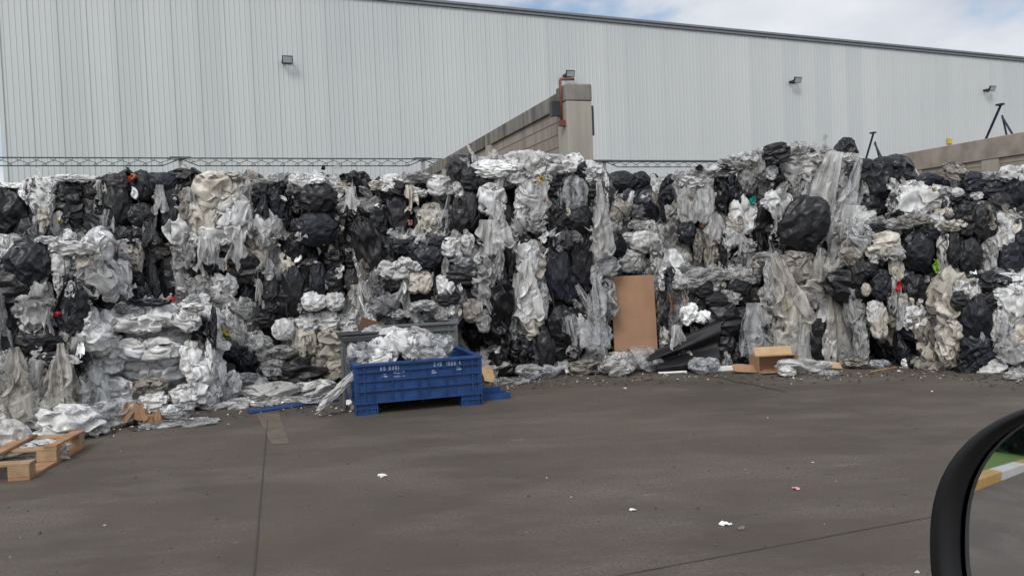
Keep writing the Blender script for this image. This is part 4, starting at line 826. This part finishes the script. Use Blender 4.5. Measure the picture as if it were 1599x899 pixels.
# grey containers behind it
g0 = ground(544, 640); g0.z = 0
o = empty('grey_bin', g0, .30, 'grey plastic bin with dark rim squeezed in behind the left end of the blue crate', 'bin')
gh = at(544, 517, g0.y).z
b = MB(); Wb, Db = .52, .62
v = []
for z, s_ in ((.05, .84), (gh * .9, .97)):
    for (px_, py_) in ((0, 0), (1, 0), (1, 1), (0, 1)): v.append((Wb * (.5 + (px_ - .5) * s_), Db * (.5 + (py_ - .5) * s_), z))
b.add(v, [(0, 3, 2, 1), (0, 1, 5, 4), (1, 2, 6, 5), (2, 3, 7, 6), (3, 0, 4, 7)]).build('bin_body', GREYP, o, bevel=.02)
b = MB(); b.box(-.02, -.02, gh * .86, Wb + .02, .03, gh * .93); b.box(-.02, Db - .03, gh * .86, Wb + .02, Db + .02, gh * .93); b.box(-.02, .0302, gh * .86, .03, Db - .0302, gh * .929); b.box(Wb - .03, .0302, gh * .86, Wb + .02, Db - .0302, gh * .929); b.build('rim', DGREY, o, bevel=.008)
MB().box(-.03, .05, gh * .935, Wb + .02, Db + .03, gh * .965, Matrix.Rotation(-.05, 4, 'X')).build('lid', DGREY, o, bevel=.012)
MB().box(-.045, .02, .02, -.015, .06, gh * .8).build('side_rail', GREYP, o, bevel=.008)
g1 = at(598, 560, 8.25); g1.z = 0
crate('grey_crate', g1, .22, .80, .6, at(600, 508, 8.25).z, GREYP, 'grey plastic crate standing behind the film in the blue crate', levels=(.5, .72, .86))
# blue broken sides lying on the yard
pA, pB = ground(391, 646), ground(530, 626)
d_ = (pB - pA); yw = math.atan2(d_.y, d_.x)
o = MB().box(0, 0, 0, d_.length, .11, .014, Matrix.Rotation(.1, 4, 'X')).build('blue_plastic_strip', BLUE, None, bevel=.004); o.location = pA + Vector((0, 0, .003)); o.rotation_euler = (0, 0, yw); tag(o, 'long thin blue plastic strip lying on the yard left of the blue crate', 'plastic strip')
pA = ground(752, 626); o = empty('crate_wreckage', pA, .32, 'broken blue plastic panel lying on the ground at the right foot of the blue crate', 'plastic panel')
b = MB().box(0, 0, 0, .30, .34, .02); b.box(0, .0, .0201, .30, .016, .06); b.box(0, .15, .0201, .30, .166, .06); b.box(0, .32, .0201, .30, .338, .075); b.build('ribbed_panel', BLUE, o)

# ------------------------------------------------------------------ cardboard, tarpaulin, odd pieces
def board(name, w_, h_, m, loc, rot, label, cat, bend=.02, th=.006, corner=.05, seed=1, nx=10, ny=14):
    r = random.Random(seed); v = []; f = []
    for s_ in (0, th):
        for j in range(ny + 1):
            for i in range(nx + 1):
                x = (i / nx - .5) * w_; z = j / ny * h_
                if corner:
                    ex, ez = max(0, abs(x) - (w_ / 2 - corner)), max(0, z - (h_ - corner)); q = math.hypot(ex, ez)
                    if q > corner: x -= math.copysign(ex * (1 - corner / q), x); z -= ez * (1 - corner / q)
                y = bend * (abs(i / nx - .42) * 1.2) * (j / ny) + bend * .1 * math.sin(9 * i / nx + 4 * j / ny + seed) + bend * .5 * math.sin(5 * j / ny + seed)
                v.append((x, y + s_, z))
    k = (nx + 1) * (ny + 1)
    for j in range(ny):
        for i in range(nx):
            a = j * (nx + 1) + i; f.append((a, a + 1, a + nx + 2, a + nx + 1)); f.append((k + a, k + a + nx + 1, k + a + nx + 2, k + a + 1))
    ring = [i for i in range(nx + 1)] + [j * (nx + 1) + nx for j in range(1, ny + 1)] + [ny * (nx + 1) + i for i in range(nx - 1, -1, -1)] + [j * (nx + 1) for j in range(ny - 1, 0, -1)]
    for a, c in zip(ring, ring[1:] + ring[:1]): f.append((c, a, k + a, k + c))
    o = MB().add(v, f).build(name, m); o.location = loc; o.rotation_euler = rot; return tag(o, label, cat)
cbp = at(990, 430, 9.55); yb = 9.42
board('cardboard_sheet', 67 / F * 9.62, cbp.z / math.cos(.10), KRAFT, (at(990, 480, 9.5).x, yb, 0), (-.10, 0, .05), 'tall plain brown cardboard sheet leaning upright between the heaps', 'cardboard', .006, seed=2, corner=.018)
def flat_card(u, v, w_, h_, m, rot, label, z=.03, th=.005, seed=1): return board('cardboard_piece', w_, h_, m, ground(u, v) + Vector((0, 0, z)), rot, label, 'cardboard', .02, th, .01, seed, 5, 5)
flat_card(918, 556, .17, .14, KRAFT2, (-.5, .12, .3), 'small tan cardboard piece half under film left of the folded cardboard', .03)
o = empty('folded_cardboard', ground(945, 562) + Vector((0, 0, .0)), .2, 'folded tan cardboard block among film before the leaning sheet', 'cardboard')
MB().box(-.075, 0, 0, .075, .05, .20, Matrix.Rotation(-.2, 4, 'X') @ Matrix.Rotation(.06, 4, 'Y')).build('board', KRAFT2, o, bevel=.006)
MB().box(-.06, -.06, .17, .085, .0, .185, Matrix.Rotation(.25, 4, 'X')).build('flap', KRAFT2, o)
flat_card(766, 598, .16, .22, KRAFT2, (-.75, .25, .5), 'torn cardboard piece on the ground at the right end of the blue crate', .01, seed=4)
flat_card(1168, 583, .30, .13, KRAFT, (-.9, .1, .1), 'flattened brown cardboard flap left of the open box', .01, seed=5)
flat_card(1298, 577, .26, .14, KRAFT2, (-1.15, .05, -.1), 'ragged brown cardboard scrap right of the open box under film', .015, seed=6)
loose('brown_paper', 'sheet', BRN, ground(222, 662) + Vector((0, 0, .06)), (.2, .14, .13), (1.2, .2, .4), 'crumpled brown paper at the foot of the white bale', 'paper')
flat_card(560, 640, .14, .1, KRAFT2, (-1.2, .05, .3), 'small cardboard scrap beside the left foot of the blue crate', .012, seed=9)
bx = ground(1186, 583); o = empty('open_cardboard_box', bx, .10, 'open brown cardboard box lying on its side at the foot of the right heap', 'box')
bw = 64 / F * bx.y
MB().box(0, 0, 0, bw, .26, .006).build('box_side', KRAFT, o); MB().box(0, .262, .0, bw, .268, .185).build('box_bottom', KRAFT, o)
MB().box(-.007, 0, .0065, -.001, .26, .18).build('box_side', KRAFT, o); MB().box(bw + .001, 0, .0065, bw + .007, .26, .18).build('box_side', KRAFT, o)
MB().box(0, .10, .165, bw, .255, .171, Matrix.Rotation(.10, 4, 'X')).build('box_side', KRAFT, o)
MB().box(.01, 0, 0, bw - .01, .005, .12, Matrix.Translation((0, .12, .168)) @ Matrix.Rotation(-.5, 4, 'X')).build('flap', KRAFT2, o)
MB().box(0, 0, 0, bw * .96, .005, .11, Matrix.Translation((0, -.01, .004)) @ Matrix.Rotation(1.45, 4, 'X')).build('flap', KRAFT, o)
def rod(name, ua, va, ub, vb, wd, ht, m, label, cat, z=.0):
    a, c = ground(ua, va), ground(ub, vb); d = c - a
    o = MB().box(0, -wd / 2, 0, d.length, wd / 2, ht).build(name, m, None, bevel=.006); o.location = a + Vector((0, 0, z)); o.rotation_euler = (0, 0, math.atan2(d.y, d.x)); return tag(o, label, cat)
rod('white_profile', 1112, 580, 1158, 577, .05, .055, WHT, 'white plastic profile lying left of the open cardboard box', 'plastic profile')
rod('white_strip', 1028, 583, 1072, 581, .06, .02, WHT, 'thin white plastic strip lying under the black tarpaulin', 'plastic strip')
rod('pale_stick', 1360, 581, 1400, 574, .018, .015, WOOD, 'thin pale stick lying on the yard before the dark hollow', 'stick')
rod('pale_stick', 1404, 574, 1455, 577, .014, .012, FB, 'thin pale cord end lying before the matted beige bale', 'cord')
# white plank standing in the left foreground
pl = ground(66, 655); o = MB().box(-.035, -.012, 0, .035, .012, at(66, 577, pl.y - .12).z).build('white_plank', mat_plain('grey_white_plank', (.50, .50, .50), .5), None, bevel=.004); o.location = pl + Vector((0, -.05, 0)); o.rotation_euler = (.0, -.06, .1); tag(o, 'upright grey white plank standing against the grey film bale at the left edge', 'plank')
# tarpaulin
def patch(name, m, corners, label, cat, n=30, amp=.034, seed=1, th=.004):
    r = np.random.default_rng(seed); c = [np.array(q) for q in corners]
    U, V = np.meshgrid(np.linspace(0, 1, n), np.linspace(0, 1, n)); U, V = U.ravel()[:, None], V.ravel()[:, None]
    x = (1 - U) * (1 - V) * c[0] + U * (1 - V) * c[1] + U * V * c[2] + (1 - U) * V * c[3]
    _, f = sheet_grid(n, n, 1, 1)
    ed = (4 * V * (1 - V))
    for k in range(5): x[:, 1:2] += amp * np.sin(U * r.uniform(-2.5, 2.5) + V * r.uniform(5, 13) + r.uniform(0, 6)) * ed ** .5 / (1 + k * .5)
    x[:, 2:3] -= .03 * (4 * U * (1 - U)) * (1 - V) * 0.8
    x = x + r.normal(0, .004, x.shape); x = smooth(x, f, 2); x[:, 2] = np.maximum(x[:, 2], .004)
    o = bpy.data.objects.new(name, np_mesh(name, x, f, m)); link(o); return tag(o, label, cat)
TARP = black_bag('black_tarpaulin_plastic', (.008, .008, .009), .5, 3, .25)
patch('black_tarpaulin', TARP, [at(1000, 556, 9.25), at(1128, 492, 9.12), at(1122, 574, 9.12), at(1030, 578, 9.0)], 'taut black plastic tarpaulin slanting from the dark bale down to the ground', 'tarpaulin')
# ------------------------------------------------------------------ loose film along the foot of the pile
def litter(u, v, w_, h_, kind, m, label, cat='plastic film', name=None, dz=0, depth=None, flat=False):
    p = ground(u, v); k = p.y / F; a, c = w_ * k / 2, h_ * k / 2
    if flat: sc, rot, z = (a, c, max(c * 1.6, .12)), (1.57, 0, rr.uniform(-.3, .3)), c * .55; sc = (a, c * .8, max(c * 2.2, a * .5))
    else: sc, rot, z = (a, depth or min(a, c * 1.6), c), (rr.uniform(-.15, .15), rr.uniform(-.15, .15), rr.uniform(-.4, .4)), c * .86
    nm = name or {'bag': 'plastic_bag', 'wad': 'film_bundle', 'sheet': 'film_sheet', 'hank': 'film_twist', 'drape': 'film_sheet'}[kind]
    return loose(nm, kind, m, p + Vector((0, (depth or a) * .4, z + dz)), sc, rot, label, cat, 'loose plastic along the foot of the pile')
for a in (
    (8, 715, 62, 62, 'bag', CW, 'puffed milky bag at the left edge of the photo above the pallet'), (98, 688, 110, 58, 'wad', FW, 'white film bundle lying behind the wooden pallet'), (64, 722, 84, 36, 'wad', CW, 'bluish white bag slumped over the top of the wooden pallet'),
    (172, 668, 84, 48, 'wad', CL, 'clear film bundle at the left foot of the white bale'), (268, 658, 60, 30, 'wad', FW, 'white film wad at the right foot of the white bale'), (140, 682, 50, 24, 'sheet', CW, 'thin film sheet between pallet and white bale'),
    (330, 640, 120, 26, 'sheet', CW, 'long flat grey film sheet along the edge of the yard'), (270, 668, 130, 14, 'sheet', FG, 'narrow grey film edge trailing over the yard below the white bale'), (372, 622, 90, 40, 'wad', FG, 'grey film bundle right of the white bale'), (420, 628, 100, 36, 'wad', CW, 'milky film spread before the black bag on the ground'),
    (486, 622, 90, 30, 'wad', FW, 'white film spread between the black bag and the blue crate'), (450, 634, 140, 16, 'sheet', CW, 'flat milky film lying along the blue plastic strip'), (395, 600, 60, 34, 'wad', FW, 'small white film heap left of the black bag'), (360, 600, 50, 50, 'wad', FD, 'smoky grey film bag right of the white bale'),
    (735, 566, 60, 44, 'wad', FG, 'grey film bundle behind the right end of the blue crate'), (778, 588, 76, 56, 'wad', CW, 'large milky film bundle right of the blue crate'), (838, 593, 70, 26, 'wad', CL, 'clear film lying at the foot of the high black bale'), (800, 600, 60, 18, 'sheet', CL, 'thin clear film trailing on the yard right of the blue crate'),
    (856, 585, 26, 14, 'wad', WHT, 'crisp white plastic scrap at the end of the clear film'), (908, 576, 84, 52, 'wad', FW, 'white film bundle left of the folded cardboard'), (915, 586, 60, 26, 'wad', FBR, 'brownish grey film wad under the white bundle by the folded cardboard'), (966, 587, 60, 40, 'wad', CW, 'milky film bundle below the folded cardboard'),
    (1012, 580, 70, 44, 'wad', CL, 'clear film bundle at the low end of the black tarpaulin'), (985, 556, 70, 40, 'wad', FG, 'grey film heap at the foot of the leaning cardboard sheet'), (1060, 548, 60, 50, 'wad', CW, 'milky film heap behind the black tarpaulin'), (940, 572, 40, 24, 'sheet', FW, 'torn white sheet before the folded cardboard'),
    (1102, 584, 52, 28, 'wad', CL, 'clear film clump at the right end of the black tarpaulin'), (1262, 584, 90, 26, 'wad', CW, 'milky film spread before the open cardboard box'), (1298, 587, 40, 12, 'sheet', CW, 'thin film tail right of the open cardboard box'), (1230, 588, 30, 16, 'wad', FW, 'white film knot at the corner of the open cardboard box'), (1340, 576, 40, 20, 'wad', FBR, 'dirty film clump at the foot of the stretched film bale'),
    (1376, 576, 34, 16, 'wad', CL, 'clear cup shaped film before the dark hollow'), (1420, 574, 22, 16, 'wad', WHT, 'white plastic lump before the matted beige bale'), (1588, 594, 34, 16, 'wad', CW, 'milky film scrap at the right edge of the yard'), (545, 634, 14, 12, 'wad', WHT, 'white paper ball beside the left foot of the blue crate'),
    (760, 582, 16, 30, 'wad', GREEN, 'bright green plastic bag right of the blue crate'),
): litter(*a, flat=a[4] == 'sheet')
litter(462, 604, 104, 60, 'bag', BG, 'big dark grey stuffed bag lying on the ground left of the blue crate', 'plastic bag', depth=.26)
litter(378, 606, 46, 60, 'bag', BN, 'dark navy bag wedged right of the white bale', 'plastic bag')
litter(1014, 568, 36, 36, 'bag', BK, 'small black knotted bag at the low end of the tarpaulin', 'plastic bag')
o = loose('film_twist', 'hank', CW, (at(532, 605, A.y + .1) + Vector((0, 0, 0))), (.045, .05, .33), (0, .85, cy), 'slack grey film tail hanging from the crate corner to the ground', 'plastic film')
# scraps on the open yard
for u, v, a, m, lb in ((597, 744, .035, WHT, 'white paper scrap on the yard in front of the blue crate'), (1133, 819, .035, WHT, 'white paper scrap near the slanting joint at the lower right'), (1243, 764, .026, PINK, 'flat pale pink scrap on the yard at the right'), (988, 797, .02, WHT, 'tiny pale scrap on the yard in the lower middle'), (1158, 826, .022, FBR, 'brownish scrap beside the white paper scrap'), (976, 607, .02, WHT, 'tiny white scrap before the cardboard sheet'), (1404, 580, .025, WHT, 'white flake before the dark hollow'), (1455, 612, .016, WHT, 'small pale flake before the matted beige bale')):
    loose('paper_scrap', 'scrap', m, ground(u, v) + Vector((0, 0, .008)), (a, a * .35, a * .7), (1.45, 0, rr.uniform(-1, 1)), lb, 'paper scrap', 'scraps on the open yard')
# dirt and flakes swept up against the pile
def debris(name, m, n, seed, label, smin, smax):
    r = random.Random(seed); b = MB(); base = [(20, 690), (120, 675), (240, 662), (330, 640), (440, 632), (540, 640), (780, 600), (880, 592), (980, 586), (1080, 584), (1180, 586), (1300, 586), (1400, 578), (1480, 582), (1598, 596)]
    for _ in range(n):
        u = r.uniform(20, 1598)
        for (ua, va), (ub, vb) in zip(base, base[1:]):
            if ua <= u <= ub: v = va + (vb - va) * (u - ua) / (ub - ua)
        v += r.triangular(-10, 16, -2); p = ground(u, v); s_ = r.uniform(smin, smax); a = r.uniform(0, 6.28); h = r.uniform(.002, .012)
        q = [p + Vector((math.cos(a + k * 2.09 + r.uniform(-.4, .4)) * s_ * r.uniform(.5, 1.3), math.sin(a + k * 2.09) * s_ * r.uniform(.5, 1.3), h * r.random() + .003)) for k in range(3)] + [p + Vector((0, 0, h + .006))]
        b.add(q, [(0, 1, 3), (1, 2, 3), (2, 0, 3)])
    o = b.build(name, m); tag(o, label, 'litter', kind='stuff')
debris('dirt_litter', mat_plain('dark_dirt', (.045, .034, .027), .95, .4, 9), 900, 5, 'dark dirt and crumbs swept along the foot of the pile', .008, .035)
debris('flake_litter', FW, 260, 6, 'pale plastic flakes scattered along the foot of the pile', .006, .02)

def grit(n, seed):
    r = random.Random(seed); b = MB()
    for _ in range(n):
        y = 2.6 + 5.5 * r.random() ** 1.3; x = r.uniform(-.7, .72) * y; s_ = r.choice((.004, .006, .006, .009, .014)); a = r.uniform(0, 6.28); h = s_ * r.uniform(.3, .9)
        q = [Vector((x + math.cos(a + k * 2.09) * s_ * r.uniform(.6, 1.3), y + math.sin(a + k * 2.09) * s_ * r.uniform(.6, 1.3), .002)) for k in range(3)] + [Vector((x, y, .002 + h))]
        b.add(q, [(0, 1, 3), (1, 2, 3), (2, 0, 3)])
    return b
tag(grit(260, 21).build('yard_grit', mat_plain('grey_grit', (.08, .064, .05), .9, .5, 30)), 'fine grey grit lying over the open yard', 'grit', kind='stuff')
tag(grit(26, 22).build('pale_grit', mat_plain('pale_grit', (.42, .40, .37), .8, .3, 30)), 'sparse pale chips lying over the open yard', 'grit', kind='stuff')

# ------------------------------------------------------------------ wooden pallet
pc, pf = ground(48, 749), ground(134, 698)
pyaw = math.atan2(pf.y - pc.y, pf.x - pc.x) - math.pi / 2
po = empty('wooden_pallet', pc, pyaw, 'broken wooden pallet lying at the lower left corner', 'pallet')
PL = (pf - pc).length; PW = 1.2
for x0 in (-.145, -PW / 2 - .07, -PW):
    for y0 in (0, PL / 2 - .05, PL - .1): MB().box(x0, y0, .022, x0 + .14, y0 + .1, .10).build('block', WOOD, po, bevel=.004)
    MB().box(x0, 0, 0, x0 + .14, PL, .0215).build('bottom_board', WOOD2, po, bevel=.003)
for y0, w_ in ((0, .10), (PL / 2 - .05, .1), (PL - .11, .11)): MB().box(-PW, y0, .1005, .0, y0 + w_, .121).build('stringer_board', WOOD, po, bevel=.003)
for x0, dy in ((-.095, 0), (-.40, .02), (-.62, 0), (-.95, 0), (-PW, 0)):
    if x0 == -.095: MB().box(x0, PL * .45, .1215, x0 + .095, PL, .142).build('deck_board', WOOD2, po, bevel=.003)
    else: MB().box(x0, dy, .1215, x0 + .1, PL - dy, .142, Matrix.Rotation(dy * 2, 4, 'Z')).build('deck_board', WOOD2, po, bevel=.003)

# ------------------------------------------------------------------ lawn, kerb and hedge behind us (seen in the mirror)
KA = 1.4; KT = Vector((-14.12, -.2, 0)); kd = Vector((math.sin(KA), math.cos(KA), 0))
lw = MB().box(-30, -10, -.05, -.203, 8, .14).build('lawn', mat_plain('short_grass', (.075, .13, .022), .95, .35, 18, bs=.6)); lw.location = (-14.12, -.2, 0); lw.rotation_euler = (0, 0, -KA); tag(lw, kind='structure')
KY, KWH = mat_plain('yellow_kerb_paint', (.34, .20, .05), .7, .15), mat_plain('white_kerb_paint', (.42, .42, .41), .7, .12)
for i in range(-4, 4):
    o = MB().box(-.2, .003, -.05, 0, 2.997, .15).build('kerb', KWH if i % 2 else KY, None, bevel=.015); o.location = KT + kd * (3 * i + .0); o.rotation_euler = (0, 0, -KA); tag(o, kind='structure')
LEAF = mat_plain('dark_hedge_leaf', (.02, .05, .03), .6, .5, 3)
ho = empty('clipped_hedge', (-20.6, -5, .1), 0, 'dark green hedge behind the lawn in the mirror', 'hedge')
r_ = np.random.default_rng(3); n = 7000; b = MB()
ctr = np.stack([r_.uniform(-.7, .7, n), r_.uniform(-8, 9, n), r_.uniform(0, 1.7, n) + r_.normal(0, .08, n)], 1); ax = r_.normal(0, 1, (n, 2, 3)) * .075
for c_, (p_, q_) in zip(ctr, ax): b.add([c_ - p_, c_ + q_, c_ + p_, c_ - q_], [(0, 1, 2, 3)])
b.build('foliage', LEAF, ho)
MB().box(-.5, -7.8, 0, .5, 8.8, 1.5).build('shade_core', mat_plain('hedge_inner_shade', (.008, .012, .008), .9), ho)  # near-black box: the dark shade between the leaves, put in as colour

# ------------------------------------------------------------------ door mirror of the car we sit in
mp = at(1600, 800, .52)
din = ray(1562, 748).normalized(); dout = (Vector((-14.12, -.2, .0)) - mp).normalized(); mn = (dout - din).normalized()
mt, tm = nt('mirror_glass'); gl = N(tm, 'ShaderNodeBsdfPrincipled', i={'Base Color': (.78, .80, .81, 1), 'Metallic': 1, 'Roughness': .012}); tm.links.new(gl.outputs[0], N(tm, 'ShaderNodeOutputMaterial').inputs[0])
BLKP = mat_plain('black_mirror_plastic', (.003, .003, .0035), .5, .1, spec=.4)
def outline(a, c, n=2.5, k=72, u0=1797, v0=846):
    pts = []
    for i in range(k):
        q = i / k * 6.28318; cx_, sy_ = math.cos(q), math.sin(q); d = (abs(cx_) ** n + abs(sy_) ** n) ** (-1 / n); pts.append(on_plane(u0 + a * d * cx_, v0 - c * d * sy_, mp, mn))
    return pts
om = empty('door_mirror', mp, 0, 'black car door mirror at the lower right with lawn and kerb reflected in its glass', 'car mirror')
Gp = outline(290, 226); O1 = outline(331, 233); O0 = outline(296, 224)
cen = sum(O1, Vector()) / len(O1); k = len(O1)
R = lambda L: [q - mp for q in L]
MB().add(R(Gp) , [tuple(range(k))]).build('mirror_glass', mt, om)
inner = [q + mn * .001 for q in O0]; lip = [q + (p_ - q) * .25 + mn * .017 for q, p_ in zip(O0, O1)]; out1 = [q + mn * .011 for q in O1]; mid = [cen + (q - cen) * 1.02 - mn * .02 for q in O1]; b1 = [cen + (q - cen) * .93 - mn * .055 for q in O1]; b2 = [cen + (q - cen) * .6 - mn * .085 for q in O1]
rings = [inner, lip, out1, mid, b1, b2]; v = [q for L in rings for q in R(L)]
f = [(j * k + i, j * k + (i + 1) % k, (j + 1) * k + (i + 1) % k, (j + 1) * k + i) for j in range(5) for i in range(k)] + [tuple(5 * k + i for i in range(k))]
MB().add(v, f).build('housing', BLKP, om, True)
a0 = cen - mp - mn * .04; MB().tube([a0, a0 + Vector((.10, -.03, -.10)), a0 + Vector((.20, -.12, -.14))], [.05, .04, .045], 12).build('arm', BLKP, om, True)
